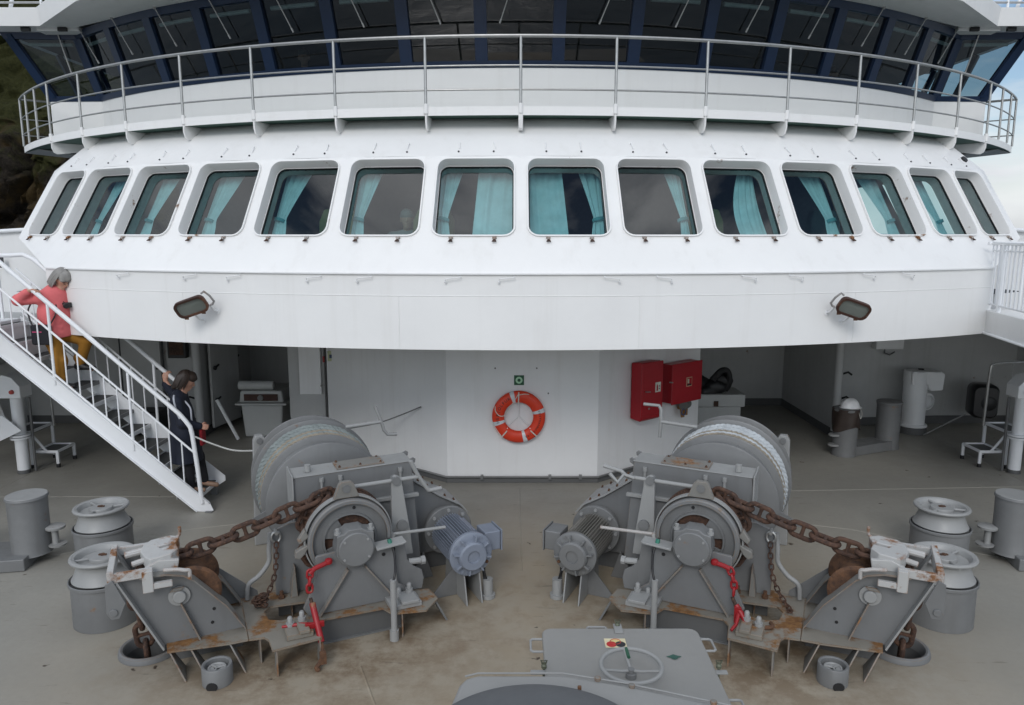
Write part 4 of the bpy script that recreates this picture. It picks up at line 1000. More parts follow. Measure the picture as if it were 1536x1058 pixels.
    m = MB(); m.bb(1.92, 1.97, -.03, .57, .88, .985); m.bb(1.935, 1.955, .02, .10, .80, .90); B(m, 'front_bar', STAIN_WHITE, bevel=.006)
    m = MB(); m.bb(1.64, 1.72, -.075, -.03, .78, .96); m.bb(1.50, 1.66, -.07, -.03, .80, .85); B(m, 'hook_plate', STAIN_WHITE, bevel=.006)
    m = MB(); m.tube([(1.62, .36, .985), (1.86, .36, .955)], .03, 10); m.tube([(1.66, .20, .96), (1.80, .20, .93)], .025, 10); B(m, 'lock_pin', STAIN_WHITE)
    m = MB(); m.prism([(1.93, .93), (1.985, .90), (1.99, .66), (1.96, .60), (1.90, .60), (1.85, .72)], 0, .014, vp(-.055)); m.cyl((1.94, -.07, .66), (1.94, -.03, .66), .03, n=14); B(m, 'corner_lug', GREY, bevel=.004)
    m = MB(); m.tube(catmull([(1.56, -.02, .93), (1.46, -.05, .93), (1.40, -.07, .92), (1.37, -.07, .91), (1.37, -.07, .84)], 5), .016, 8); B(m, 'handle', STAIN_WHITE)
    m = MB(); m.tube(catmull([(1.55, .52, .97), (1.46, .56, .97), (1.43, .57, 1.0), (1.43, .57, 1.06)], 5), .014, 8); B(m, 'handle', STAIN_WHITE)
    # ---- hawse pipe
    T = thing('hawse_pipe', 'round grey rimmed hawse pipe in the deck beside the %s chain stopper' % lab, 'hawse pipe', (s * 3.31, 6.05, 0), 0, 'hawse pipes')
    m = MB(); m.lathe([(.209, -.05), (.209, .03), (.219, .05), (.236, .056), (.252, .046), (.260, .02), (.260, .002)], (0, 0, 0), n=56); m.build('rim', GREY_WORN, T)
    m = MB(); m.lathe([(.2125, 0), (.2125, -1.4), (0, -1.4)], (0, 0, -.004), n=40); m.build('shaft', GREY_DK, T)
    # ---- red turnbuckle lashing
    T = thing('chain_tensioner', 'red hook and lever tensioner on the left windlass' if s < 0 else 'red hook and slack turnbuckle on the right windlass', 'chain tensioner', (s * OX, OY, 0), -AW * s)
    if s < 0:
        pa = [(.24, -.05, .76), (.30, -.06, .745), (.37, -.08, .735), (.415, -.09, .70)]
        m = MB(); m.tube(pa, .022, 10); m.lathe([(0, -.035), (.03, -.02), (.036, 0), (.03, .02), (0, .035)], (.24, -.05, .765), n=14); B(m, 'hook', REDT)
        chain(T, [(.41, -.09, .73), (.425, -.11, .60), (.425, -.13, .49)], s, REDT, .062, link_mesh(.022, .098, .07, False))
        m = MB(); m.cyl((.425, -.14, .50), (.415, -.17, .44), .016, n=8); B(m, 'eye_rod', RUST)
        m = MB(); m.cyl((.415, -.165, .46), (.385, -.38, .20), .027, n=14); tb_ = B(m, 'turnbuckle', REDT)
        m = MB(); m.tube([(.38, -.29, .315), (.55, -.20, .31), (.68, -.17, .30)], [.024, .016, .013], 8); m.box((.42, -.28, .315), (.16, .03, .05)); B(m, 'lever', REDT, tb_, bevel=.005)
        m = MB(); m.cyl((.385, -.38, .20), (.385, -.45, .10), .015, n=8); m.tube(catmull([(.385, -.45, .12), (.42, -.46, .06), (.45, -.47, .03), (.43, -.48, .005)], 4), .02, 8); m.box((.39, -.455, .10), (.05, .05, .10)); B(m, 'deck_hook', RUSTB, bevel=.01)
    else:
        m = MB(); m.tube([(.20, -.05, .745), (.28, -.06, .735), (.34, -.07, .72)], .022, 10); m.lathe([(0, -.035), (.03, -.02), (.036, 0), (.03, .02), (0, .035)], (.20, -.05, .75), n=14); B(m, 'hook', REDT)
        chain(T, [(.33, -.07, .73), (.375, -.08, .64), (.385, -.09, .52), (.375, -.10, .46)], s, REDT, .062, link_mesh(.022, .098, .07, False))
        m = MB(); m.cyl((.37, -.10, .48), (.43, -.14, .38), .016, n=8); B(m, 'eye_rod', RUST)
        m = MB(); m.cyl((.41, -.12, .42), (.52, -.19, .30), .026, n=12); m.prism([(.40, .42), (.46, .42), (.44, .27), (.40, .27)], -.012, .012, lambda a, b, h: (a, -.15 + h, b)); tb_ = B(m, 'turnbuckle', REDT, bevel=.004)
        m = MB(); m.tube([(.44, -.14, .37), (.43, -.24, .30), (.40, -.30, .27)], [.02, .015, .013], 8); B(m, 'lever', REDT, tb_)
        m = MB(); m.tube(catmull([(.52, -.19, .30), (.60, -.16, .275), (.68, -.12, .27), (.72, -.10, .28), (.70, -.05, .28)], 4), .018, 8); B(m, 'deck_hook', RUSTB)
    # ---- thin lashing chain
    T = thing('lashing_chain', 'thin rusty chain hanging from a shackle behind the %s windlass chain' % lab, 'chain', (s * OX, OY, 0), -AW * s, 'thin lashing chains')
    pth = catmull([(.62, .48, .80), (.63, .46, .66), (.66, .42, .50), (.72, .38, .38), (.80, .33, .29)], 6)
    pile = [(.80 + .07 * math.sin(i * 1.9), .33 + .06 * math.cos(i * 1.37), .285 + .008 * i) for i in range(14)] if s < 0 else [(.80, .33, .285), (.84, .28, .275), (.83, .2, .275)]
    chain(T, pth + pile, s, RUST, .050, link_mesh(.014, .075, .052, False))
    m = MB(); pts = [(.62 + .04 * math.cos(a) - .0, .49, .85 + .05 * math.sin(a)) for a in [R(q) for q in range(-60, 241, 20)]]; m.tube(pts, .012, 8); m.cyl((.62, .44, .90), (.62, .55, .90), .016, n=8); B(m, 'shackle', STEEL)
# unseen side plating of the ship, added to keep light off the deck and alcoves
for s, nm in ((-1, 'left'), (1, 'right')):
    T = thing('bulwark', 'unseen white side plating of the ship, added at the far %s of the deck' % nm, 'bulwark', (s * 9.5, 9, 0))
    m = MB(); m.bb(0, s * .08, -7.5, 8, .002, 1.25); m.build('plating', WHITE_LOW, T, flat=True)
    for i in range(7): m = MB(); m.prism([(0, .0), (-s * .35, .0), (0, 1.15)], -.01, .01, lambda a, b, h: (a, -6 + i * 2 + h, b)); m.build('frame', WHITE_LOW, T)
# ================================================================== THINGS ON THE DECK
def roller(x, y, label, spokes=3):
    T = thing('roller_fairlead', label, 'roller fairlead', (x, y, 0), 0, 'pedestal roller fairleads')
    m = MB(); m.lathe([(0, .395), (0.2625, .395), (0.3019, .40), (0.308, .405), (0.308, .43), (0.3019, .436), (0.2931, .43), (0.2931, .40), (0.2931, .20), (0.2958, .002)], (0, 0, 0), n=64); m.build('pedestal', GREY, T, ang=28)
    m = MB(); m.lathe([(0, .438), (0.2756, .438), (0.2782, .445), (0.2625, .47), (0.246, .51), (0.230, .55), (0.228, .575), (0.236, .60), (0.260, .618), (0.2782, .628), (0.2844, .642), (0.2782, .656), (0.2625, .66), (0.2363, .652), (0.2188, .63), (0.21, .605), (0., .60)], (0, 0, 0), n=72); m.build('roller', GREY_LT, T, ang=26)
    m = MB(); m.lathe([(0.1173, .60), (0.1173, .632), (0.112, .64), (0, .64)], (0, 0, 0), n=40); hb = m.build('hub_cap', GREY_LT, T)
    a0 = x * 1.7
    for i in range(spokes):
        a = a0 + 2 * PI * i / spokes; m = MB(); d = Vector((math.cos(a), math.sin(a), 0)); m.cyl(d * .12 + Vector((0, 0, .628)), d * .275 + Vector((0, 0, .632)), .012, n=8); m.build('spoke', GREY_LT, T)
    m = MB(); m.bb(-.035, .035, -.012, .012, .641, .652); m.cyl((0, 0, .64), (0, 0, .655), .02, n=10); m.build('grease_cap', RUSTB, hb)
for s in (-1, 1):
    sd_ = 'left' if s < 0 else 'right'
    roller(s * 3.98, 6.60, 'grey roller fairlead nearest the camera beside the %s hawse pipe' % sd_)
    roller(s * 4.68, 7.85, 'grey roller fairlead behind the nearest one on the %s' % sd_)
    # mooring bollards
    T = thing('mooring_bollard', 'pair of thick grey mooring bollards on the open deck at the %s edge' % sd_, 'bollard', (s * 5.52, 7.88, 0), 0, 'mooring bollards')
    for k_ in (0, 1):
        m = MB(); x = s * k_ * .95; m.lathe([(0, .765), (.195, .765), (.207, .762), (.213, .75), (.213, .738), (.202, .735), (.198, .55), (.198, .13), (.21, .10)], (x, -k_ * .25, 0), n=56); m.build('post', GREY, T, ang=30)
        m = MB(); m.lathe([(0, .772), (.202, .772), (.206, .766)], (x, -k_ * .25, 0), n=56); m.build('post_cap', GREY_LT, T)
    m = MB(); m.prism([(-.10 * s, -.30), (s * 1.4, -.60), (s * 1.4, .05), (s * .0, .24)], .002, .14, lambda a, b, h: (a, b, h)); m.build('base', GREY, T, bevel=.012)
    m = MB(); m.lathe([(.10, .36), (.105, .385), (.09, .395), (0, .395)], (-s * .26, .04, 0), n=20); m.lathe([(.09, .16), (.095, .18), (0, .185)], (-s * .27, .04, 0), n=20); m.cyl((-s * .25, .04, .15), (-s * .25, .04, .37), .035, n=12); m.build('keeper_horn', GREY_LT, T)
    # small deck drain / sounding pipe
    T = thing('deck_socket', 'small round grey socket with a slotted cap on the deck at lower %s' % sd_, 'deck socket', (s * 2.53, 5.58, 0), 0, 'deck sockets'); T.scale = (1.12, 1.12, 1.0)
    m = MB(); m.lathe([(.085, .11), (.085, .155), (.092, .162), (.104, .162), (.108, .155), (.108, .002)], (0, 0, 0), n=40); m.build('body', GREY, T, ang=30)
    m = MB(); m.lathe([(0, .11), (.086, .11)], (0, 0, 0), n=30); m.build('bottom', GREY_DK, T)
    m = MB(); m.tube([(.058 * math.cos(a), .058 * math.sin(a), .125) for a in [2 * PI * i / 28 for i in range(28)]], .009, 6, closed=True); m.lathe([(.02, .118), (.055, .122)], (0, 0, 0), n=24)
    for i in range(3): a = 2 * PI * i / 3 + .5; m.tube([(0, 0, .126), (.058 * math.cos(a), .058 * math.sin(a), .126)], .008, 6)
    m.build('cap', GREY_LT, T)
    m = MB(); m.lathe([(0, 0), (.04, 0), (.04, .01), (0, .01)], (0, -.105, .025), (0, -1, 0), n=16); m.build('drain_slot', BLACK, T)

# ---- hatch with hand wheel
T = thing('deck_hatch', 'light grey rectangular deck hatch with a hand wheel on its lid', 'hatch', (.665, 4.5, 0))
GH = paint('hatch_paint', (.245, .242, .230), .42, .05, streak=.08)
GHD = GREY
m = MB(); m.bb(-.50, .48, -.62, .44, .002, .74); m.build('coaming', GHD, T, bevel=.04)
m = MB(); pl = [(-.54, -.62), (.56, -.62), (.585, .44), (.52, .505), (-.48, .505), (-.545, .45)]
pl = [(x, y) for x, y in rrect(1.13, 1.14, .07, 5)]; m.prism([(x + .01 , y - .06) for x, y in pl], .742, .80, lambda a, b, h: (a, b, h)); lid = m.build('lid', GH, T, bevel=.012, seg=3)
m = MB(); wz = .885
m.tube([(.195 * math.cos(a), -.10 + .195 * math.sin(a), wz) for a in [2 * PI * i / 48 for i in range(48)]], .0135, 10, closed=True)
wheel = m.build('hand_wheel', GREY_LT, T)
for a in (95, 195, -20): m = MB(); d = Vector((math.cos(R(a)), math.sin(R(a)), 0)); m.tube([Vector((0, -.10, wz - .035)) + d * .01, Vector((0, -.10, wz - .03)) + d * .06, Vector((0, -.10, wz)) + d * .19], .009, 8); m.build('spoke', GREY_LT, wheel)
m = MB(); m.lathe([(.035, .80), (.035, .832), (.022, .835), (.022, .862), (0, .862)], (0, -.10, 0), n=24); m.build('wheel_boss', GREY, wheel)
m = MB(); m.tube([(-.005, -.10 + .19, wz + .006), (0, -.10 + .10, wz - .005)], .0115, 8); m.build('green_tape', plain('green_tape', (.02, .09, .05), .6), wheel)
def handle(p, q, d, name='handle'):
    m = MB(); p, q, d = Vector(p), Vector(q), Vector(d); m.tube([p, p + d * .8 , p + d + (q - p) * .1, q + d - (q - p) * .1, q + d * .8, q], .009, 8); m.build(name, GREY_LT, T)
handle((-.22, .505, .775), (-.08, .505, .775), (0, .06, 0)); handle((.575, .25, .775), (.575, .40, .775), (.075, 0, 0)); handle((-.555, .24, .775), (-.555, .40, .775), (-.085, 0, 0)); handle((.575, -.30, .775), (.575, -.38, .775), (.08, 0, 0))
for x, y in ((-.0, .50), (.60, -.02), (-.56, -.02)):
    m = MB(); c = Vector((x, y, 0)); 
    if abs(x) < .1: m.bb(x - .03, x + .03, y - .07, y + .05, .80, .812)
    else: m.bb(x - .09, x + .05, y - .02, y + .02, .78, .792)
    cl = m.build('clamp', GREY_LT, T, bevel=.003)
    m = MB(); m.cyl((x, y + .03, .70), (x, y + .03, .84), .009, n=8); m.lathe([(0, .80), (.018, .80), (.019, .818), (.011, .828), (0, .828)], (x, y + .03, 0), n=10); m.tube([(x - .011, y + .03, .83), (x - .02, y + .03, .852), (x + .02, y + .03, .852), (x + .011, y + .03, .83)], .006, 6); m.build('wing_nut', plain('green_brass', (.12, .13, .09), .5, .3), cl)
# sticker with red, black and yellow circles
m = MB(); m.bb(-.12, .03, .245, .36, .803, .8045); st = m.build('sticker', plain('cream_sticker', (.62, .55, .36), .6), T)
for x, y, c_, nm in ((-.075, .285, (.42, .02, .02), 'red'), (-.012, .285, (.02, .02, .025), 'black'), (-.043, .318, (.62, .50, .22), 'yellow')):
    m = MB(); m.lathe([(0, 0), (.036, 0)], (x, y, .8052 + (.0005 if nm == 'red' else .001 if nm == 'black' else .0002)), n=28); m.build('sticker_disc', plain(nm + '_print', c_, .6), st)
m = MB(); m.tube([(-.043 + .037 * math.cos(a), .318 + .033 * math.sin(a), .8055) for a in [R(q) for q in range(0, 360, 12)]], .003, 5, closed=True); m.build('sticker_ring', plain('red_print_line', (.42, .05, .03), .6), st)
m = MB(); pts = [(.33 + .045 * math.cos(a) * (1 + .3 * math.sin(3 * a)), .13 + .024 * math.sin(a) * (1 + .35 * math.cos(4 * a)), .8045) for a in [2 * PI * i / 20 for i in range(20)]]; m.add(pts, [list(range(20))]); m.build('paint_chip', plain('green_primer', (.025, .085, .065), .6), T)
# ---- ventilator head in the foreground
T = thing('ventilator_head', 'grey ventilator trunk with a dark round domed lid in the foreground', 'ventilator', (.03, 3.0, 0))
m = MB(); po = [(-.46, .58), (-.43, .74), (-.40, .80), (-.33, .83), (.15, .83), (.48, .74), (1.02, .54), (1.05, .40), (1.05, -.4), (-.46, -.4)]
m.prism(po, .002, 1.19, lambda a, b, h: (a, b, h)); m.build('trunk', paint('trunk_paint', (.26, .26, .252), .4, .05, streak=.08), T, bevel=.03, seg=3)
m = MB(); m.tube([(a, b + .012, 1.188) for a, b in po[2:7]], .005, 8); m.build('edge_bead', GREY_LT, T)
for a, b in ((.34, .775), (.52, .71), (.60, .45), (.93, .565)): m = MB(); m.lathe([(0, 1.19), (.018, 1.19), (.018, 1.205), (0, 1.21)], (a, b, 0), n=10); m.build('bolt', GREY_RUSTY, T)
m = MB(); m.lathe([(0, 1.32), (.25, 1.317), (.45, 1.305), (.57, 1.285), (.605, 1.27), (.61, 1.255), (.60, 1.24), (.55, 1.235), (.3, 1.235), (.3, 1.19)], (-.02, .01, 0), n=120); m.build('domed_lid', paint('lid_paint', (.095, .10, .105), .5, .05, streak=0), T, ang=40)
m = MB(); m.bb(.21, .23, .57, .585, 1.24, 1.285); m.build('rusty_clip', RUSTB, T, bevel=.004)

# ---- lifebuoy with its bracket and sign
ORANGE = paint('lifebuoy_orange', (.70, .045, .012), .5, .08, bump=.05)
T = thing('lifebuoy', 'orange lifebuoy with white bands and a grab line on the deckhouse wall', 'lifebuoy', (-.01, 10.42, 1.02))
m = MB(); rows = []
for i in range(73):
    a = 2 * PI * i / 72; rows.append([((.298 + .088 * math.cos(b)) * math.cos(a), .052 * math.sin(b), (.298 + .088 * math.cos(b)) * math.sin(a)) for b in [2 * PI * j / 20 for j in range(20)]])
m.grid(rows, wrap=True); m.build('ring', ORANGE, T, merge=.0005)
for ac in (16, 106, 196, 286):
    m = MB(); rows = [[((.298 + .0895 * math.cos(b)) * math.cos(a), .0535 * math.sin(b), (.298 + .0895 * math.cos(b)) * math.sin(a)) for b in [2 * PI * j / 20 for j in range(20)]] for a in [R(ac - 5 + i * 2) for i in range(6)]]
    m.grid(rows, wrap=True); m.build('reflective_band', plain('reflective_band', (.62, .64, .66), .35), T)
def letters(txt, cen, rad, size, par, flip, name='lettering'):
    for i, ch in enumerate(txt):
        if ch == ' ': continue
        a = R(cen + (len(txt) / 2 - i - .5) * size / rad * 57.3 * .80 * (1 if not flip else 1))
        cu = bpy.data.curves.new('lettering', 'FONT'); cu.body = ch; cu.size = size; cu.align_x = 'CENTER'; cu.align_y = 'CENTER'; cu.extrude = .0015
        tmp = bpy.data.objects.new('tmp', cu); COL.objects.link(tmp); dg = bpy.context.evaluated_depsgraph_get(); me = bpy.data.meshes.new_from_object(tmp.evaluated_get(dg)); bpy.data.objects.remove(tmp); me.materials.clear(); me.materials.append(BLACK)
        o = bpy.data.objects.new(name, me); COL.objects.link(o); o.parent = par
        up = Vector((math.cos(a), 0, math.sin(a))); n = Vector((0, -1, 0)); x = up.cross(n) * 1.0
        M = Matrix((x, up, n)).transposed().to_4x4(); M.translation = up * rad + Vector((0, -.0535, 0)); o.matrix_local = M
letters('HERJÓLFUR', 155, .305, .062, T, False); letters('VESTMANNAEYJAR', -26, .305, .044, T, False)
LINE = plain('white_cord', (.62, .58, .52), .8)
def cord(pts, r=.006): m = MB(); m.tube(catmull(pts, 6), r, 6); m.build('grab_line', LINE, T)
cord([(0, -.06, .375), (-.004, -.065, .22)], .010); cord([(.01, -.06, .335), (.08, -.062, .35), (.15, -.055, .34)]); cord([(-.01, -.065, .34), (-.09, -.03, .20), (-.19, -.02, .05), (-.23, -.065, .025), (-.29, -.07, .04), (-.335, -.06, .10), (-.34, -.05, .17)])
cord([(-.375, -.02, -.07), (-.33, -.03, -.17), (-.25, -.045, -.28)]); cord([(-.245, -.05, -.29), (-.17, -.062, -.195)], .010); cord([(.17, -.062, -.19), (.26, -.05, -.28)], .010)
BK = thing('lifebuoy_bracket', 'thin white Y shaped bracket holding the orange lifebuoy', 'bracket', (-.01, 10.48, 1.02))
for d in ((0, .34), (-.16, -.16), (.16, -.16)): m = MB(); m.tube([(0, -.0, 0), (d[0], 0, d[1]), (d[0] * 1.02, -.1, d[1] * 1.02)], .008, 8); m.build('arm', WHITE_RAIL, BK)
T = thing('lifebuoy_sign', 'small green square sign with a white ring symbol above the lifebuoy', 'sign', (-.005, 10.494, 1.545))
m = MB(); m.bb(-.072, .072, -.004, .0, -.072, .072); m.build('plate', plain('sign_green', (.008, .085, .035), .4), T)
m = MB(); pts = [2 * PI * i / 40 for i in range(41)]; m.grid([[(r_ * math.cos(a), -.0055, r_ * math.sin(a)) for a in pts] for r_ in (.024, .050)]); sy = m.build('ring_symbol', plain('sign_mint', (.42, .68, .46), .5), T)
# ---- red boxes on the deckhouse wall
wd = Vector((.785, .62, 0)).normalized(); wn_ = Vector((wd.y, -wd.x, 0)); wrz = math.atan2(wd.y, wd.x)
def on_wall(t): return Vector((1.15, 10.5, 0)) + wd * t
q = on_wall(.885); T = thing('extinguisher_box', 'tall narrow red fire extinguisher cabinet on the right deckhouse wall', 'cabinet', (q.x, q.y, 1.30), wrz)
m = MB(); m.prism([(-.43, -.01), (.43, -.01), (.45, -.20), (.43, -.24), (-.41, -.24), (-.45, -.20)], -.22, .22, lambda a, b, h: (h, b, a)); m.build('body', RED, T, bevel=.02, seg=3)
m = MB(); m.bb(-.235, .235, -.255, -.225, -.36, .45); m.build('door', RED, T, bevel=.016, seg=3)
m = MB(); m.bb(.055, .175, -.259, -.256, -.02, .13); stk = m.build('sticker', plain('white_sticker', (.62, .62, .55), .6), T)
m = MB(); m.prism([(.08, 0.0), (.112, 0.0), (.112, .075), (.104, .09), (.098, .105), (.092, .09), (.08, .075)], -.2615, -.2595, lambda a, b, h: (a, h, b)); m.build('extinguisher_symbol', RED, stk, flat=True)
m = MB(); m.bb(.128, .158, -.2615, -.2595, .055, .085); m.build('flame_symbol', GREY_LT, stk); m = MB(); m.bb(.13, .155, -.2615, -.2595, .02, .04); m.build('text_block', GREY, stk)
m = MB(); m.tube([(-.17, -.26, .02), (-.17, -.285, .02), (-.08, -.285, .01)], .008, 6); m.build('latch', STEEL, T); m = MB(); m.cyl((-.08, -.256, -.25), (-.08, -.268, -.25), .016, n=10); m.build('lock', STEEL, T)
q = on_wall(1.70); T = thing('fire_hose_box', 'wide red fire hose cabinet on the right edge of the deckhouse', 'cabinet', (q.x, q.y, 1.315), wrz)
m = MB(); m.bb(-.33, .36, -.21, -.01, -.29, .325); m.build('body', RED, T, bevel=.012)
m = MB(); m.bb(-.34, .39, -.232, -.212, -.305, .335); m.build('door', RED, T, bevel=.010)
m = MB(); m.bb(.00, .135, -.236, -.233, -.05, .095); stk = m.build('sticker', plain('cream_border', (.55, .45, .30), .6), T)
m = MB(); m.bb(.01, .125, -.2385, -.2365, -.04, .085); m.build('red_panel', RED, stk); m = MB(); m.bb(.02, .06, -.2405, -.239, .0, .07); m.build('hose_symbol', plain('pale_print', (.5, .5, .38), .6), stk)
m = MB(); m.bb(.02, .115, -.2405, -.239, -.035, -.01); m.build('symbol_base', BLACK, stk)
m = MB(); m.tube([(-.37, -.20, .06), (-.34, -.25, .06)], .01, 6); m.build('latch', STEEL, T)
q = on_wall(1.76); T = thing('fire_hydrant', 'brass and dark grey hydrant valve below the wide red box', 'hydrant', (q.x, q.y, .90), wrz)
BR_ = plain('brass', (.30, .16, .06), .4, .7)
m = MB(); m.lathe([(0, 0), (.075, 0), (.08, .02), (.08, .17), (.06, .19)], (-.03, -.16, .05), (.6, .2, .0), n=24); m.build('hose_coupling', plain('hydrant_grey', (.14, .14, .13), .6), T)
m = MB(); m.cyl((.06, 0, -.02), (.06, -.13, -.04), .035, n=14); m.cyl((.06, -.13, .06), (.06, -.13, -.12), .045, n=14); m.build('valve_body', BR_, T)
m = MB(); m.tube([(-.02 + .05 * math.cos(a), -.17, -.06 + .05 * math.sin(a)) for a in [2 * PI * i / 20 for i in range(20)]], .010, 6, closed=True); m.build('hand_wheel', plain('hydrant_blue', (.05, .08, .16), .5), T)
m = MB(); m.tube([(0, -.10, -.02), (.01, -.12, -.16)], .022, 8); m.tube([(.07, -.10, -.1), (.07, -.1, -.17)], .014, 8); m.build('drain_cock', BR_, T)
m = MB(); m.cyl((.13, -.08, .05), (.17, -.14, .10), .03, n=12); m.build('cap', plain('hydrant_green', (.06, .10, .05), .5), T)
# ---- wall wire and the cord across the stairs
T = tag((lambda m: (m.tube(catmull([(-2.5, 10.6, .80), (-2.1, 10.72, .85), (-1.75, 10.8, .96), (-1.47, 10.79, 1.08)], 6), .009, 6), m.build('wire_rope', GREY_DK))[1])(MB()), 'thin sagging wire rope fixed to the left deckhouse wall', 'wire')
m = MB(); strand_rope(m, catmull([(-4.27, 9.36, 1.03), (-4.0, 9.2, .985), (-3.6, 8.95, .96), (-3.2, 8.75, 1.02), (-2.96, 8.63, 1.10)], 10), .012, 3, .08, 5)
tag(m.build('barrier_rope', plain('barrier_rope', (.42, .42, .40), .8)), 'thin white rope hanging from the stair rail to the left windlass', 'rope')
# ---- floodlights
def floodlight(s, tilt, FX, FZ):
    T = thing('floodlight', 'rusty rimmed floodlight on the left of the white apron tilted upward to the right' if s < 0 else 'rusty rimmed floodlight on the right of the white apron tilted downward to the right', 'floodlight', (FX, 8.66, FZ), 0, 'floodlights on the apron')
    # body axis tilts sideways with the bracket; face looks forward and down
    Mx = Matrix.Rotation(tilt, 3, 'Y') @ Matrix.Rotation(R(28), 3, 'X')
    def P(a, b, h): return Vector(Mx @ (Vector((a, -h, b)) * .76)) + Vector((0, -.10, 0))
    BR2 = paint('corroded_brown_rim', (.055, .022, .014), .6, .3, rust=.4, rcol=(.07, .03, .018))
    m = MB(); ro = rrect(.50, .285, .10); ri = rrect(.435, .22, .08); rb = rrect(.42, .22, .08)
    m.grid([[P(a, b, .0) for a, b in ri], [P(a, b, .03) for a, b in ri], [P(a, b, .03) for a, b in ro], [P(a, b, -.02) for a, b in ro], [P(a, b, -.10) for a, b in rb]], wrap=True); m.add([P(a, b, -.10) for a, b in rb], [list(range(len(rb)))])
    m.build('housing', BR2, T, ang=40)
    m = MB(); m.add([P(a, b, .008) for a, b in ri], [list(range(len(ri)))]); m.build('lens', LENS, T, flat=True)
    m = MB(); m.add([P(a, b, -.05) for a, b in ri], [list(range(len(ri)))]); m.build('reflector', plain('reflector', (.42, .42, .40), .3, .4), T, flat=True)
    m = MB(); m.tube([P(-.10, .02, -.02), P(.14, .02, -.02)], .012, 8); m.build('lamp_tube', plain('lamp_tube', (.6, .6, .58), .3), T)
    sg = 1 if s < 0 else -1
    m = MB(); m.tube([P(sg * .235, .14, -.03), P(sg * .29, .16, -.03), P(sg * .33, .06, -.03), P(sg * .33, -.06, -.05), P(sg * .28, -.10, -.06), P(sg * .24, -.10, -.05)], .013, 8); m.build('bail', paint('lamp_bracket', (.30, .29, .28), .5, rust=.15), T)
    wall = lambda x, z: Vector((x, LYC - math.sqrt(LR * LR - (x + FX) ** 2) - 8.66, z))
    for a, b in ((sg * .24, -.10), (-sg * .05, -.16)):
        p = P(a, b, -.05); w = wall(p.x + sg * .02, p.z - .09); m = MB(); m.tube([p, (p + w) / 2 + Vector((0, 0, -.02)), w], .012, 8); m.cyl(w + Vector((0, -.012, 0)), w + Vector((0, .004, 0)), .03, n=12); m.build('wall_arm', WHITE_LOW, T)
    for a in (-.16, .12): m = MB(); c0 = P(a, -.145, .01); m.box(c0, (.04, .02, .04)); m.build('clip', RUSTB, T)
floodlight(-1, R(-19), -3.83, 2.80); floodlight(1, R(19), 3.86, 2.78)
# ---- things in the alcoves -------------------------------------------------
T = thing('gear_locker', 'white plastic gear locker with a rusty latch and a roll on its lid', 'locker', (-4.60, 13.3, 0))
WP = paint('white_plastic', (.46, .47, .46), .5, .06, streak=.15)
m = MB(); m.prism([(-.33, .003), (.33, .003), (.38, .60), (-.38, .60)], -.35, .35, lambda a, b, h: (a, h, b)); m.build('body', WP, T, bevel=.04, seg=3)
m = MB(); m.bb(-.46, .46, -.42, .42, .60, .64); m.build('rim', WP, T, bevel=.015)
m = MB(); m.prism([(-.40, .642), (.40, .642), (.37, .86), (-.37, .86)], -.36, .36, lambda a, b, h: (a, h, b)); m.build('lid', WP, T, bevel=.03, seg=3)
m = MB(); m.bb(-.30, .30, -.385, -.365, .68, .80); lt = m.build('latch_plate', paint('rusted_plate', (.06, .025, .018), .7, .3), T); m = MB(); m.lathe([(0, 0), (.05, 0), (.05, .03), (0, .03)], (0, -.387, .74), (0, -1, 0), n=20); m.build('lock', GREY, lt)
T = tag((lambda m: (m.lathe([(0, 0), (.075, .0), (.08, .02), (.08, .60), (.075, .62), (0, .62)], (-5.0, 13.0, .95), (1, 0, 0), n=28), m.build('plastic_drum', WP))[1])(MB()), 'white cylindrical roll lying on the gear locker', 'roll')
T = thing('wall_cabinet', 'white rounded cabinet with an open flap at the left deckhouse corner', 'cabinet', (-3.62, 12.62, .38))
m = MB(); pr = rrect(.62, 2.0, .14, 6); m.prism([(x, z + 1.0) for x, z in pr], -.22, .22, lambda a, b, h: (a, h, b)); m.build('body', WHITE_SHADED, T, bevel=.02)
m = MB(); m.bb(-.10, .27, -.30, -.24, .55, 1.85); fl_ = m.build('flap', WHITE_LOW, T, bevel=.008); m = MB(); m.tube([(.26, -.31, .7), (.30, -.33, .72), (.34, -.31, .71)], .012, 6); m.build('handle', STEEL, fl_)
m = MB(); m.bb(.30, .33, -.26, -.23, 1.1, 1.2); m.build('red_label', plain('red_label', (.30, .02, .02), .5), T)
T = tag((lambda m: (m.bb(-3.16, -3.02, 12.07, 12.10, 1.55, 1.72), m.build('notice_plate', plain('notice_yellow', (.40, .42, .26), .6)))[1])(MB()), 'small pale yellow notice on the left corner of the deckhouse', 'notice')
T['kind_note'] = 'flat'; del T['kind_note']
m = MB(); m.bb(-3.13, -3.05, 12.063, 12.067, 1.60, 1.66); m.build('notice_symbol', plain('notice_navy', (.03, .05, .11), .6), T)
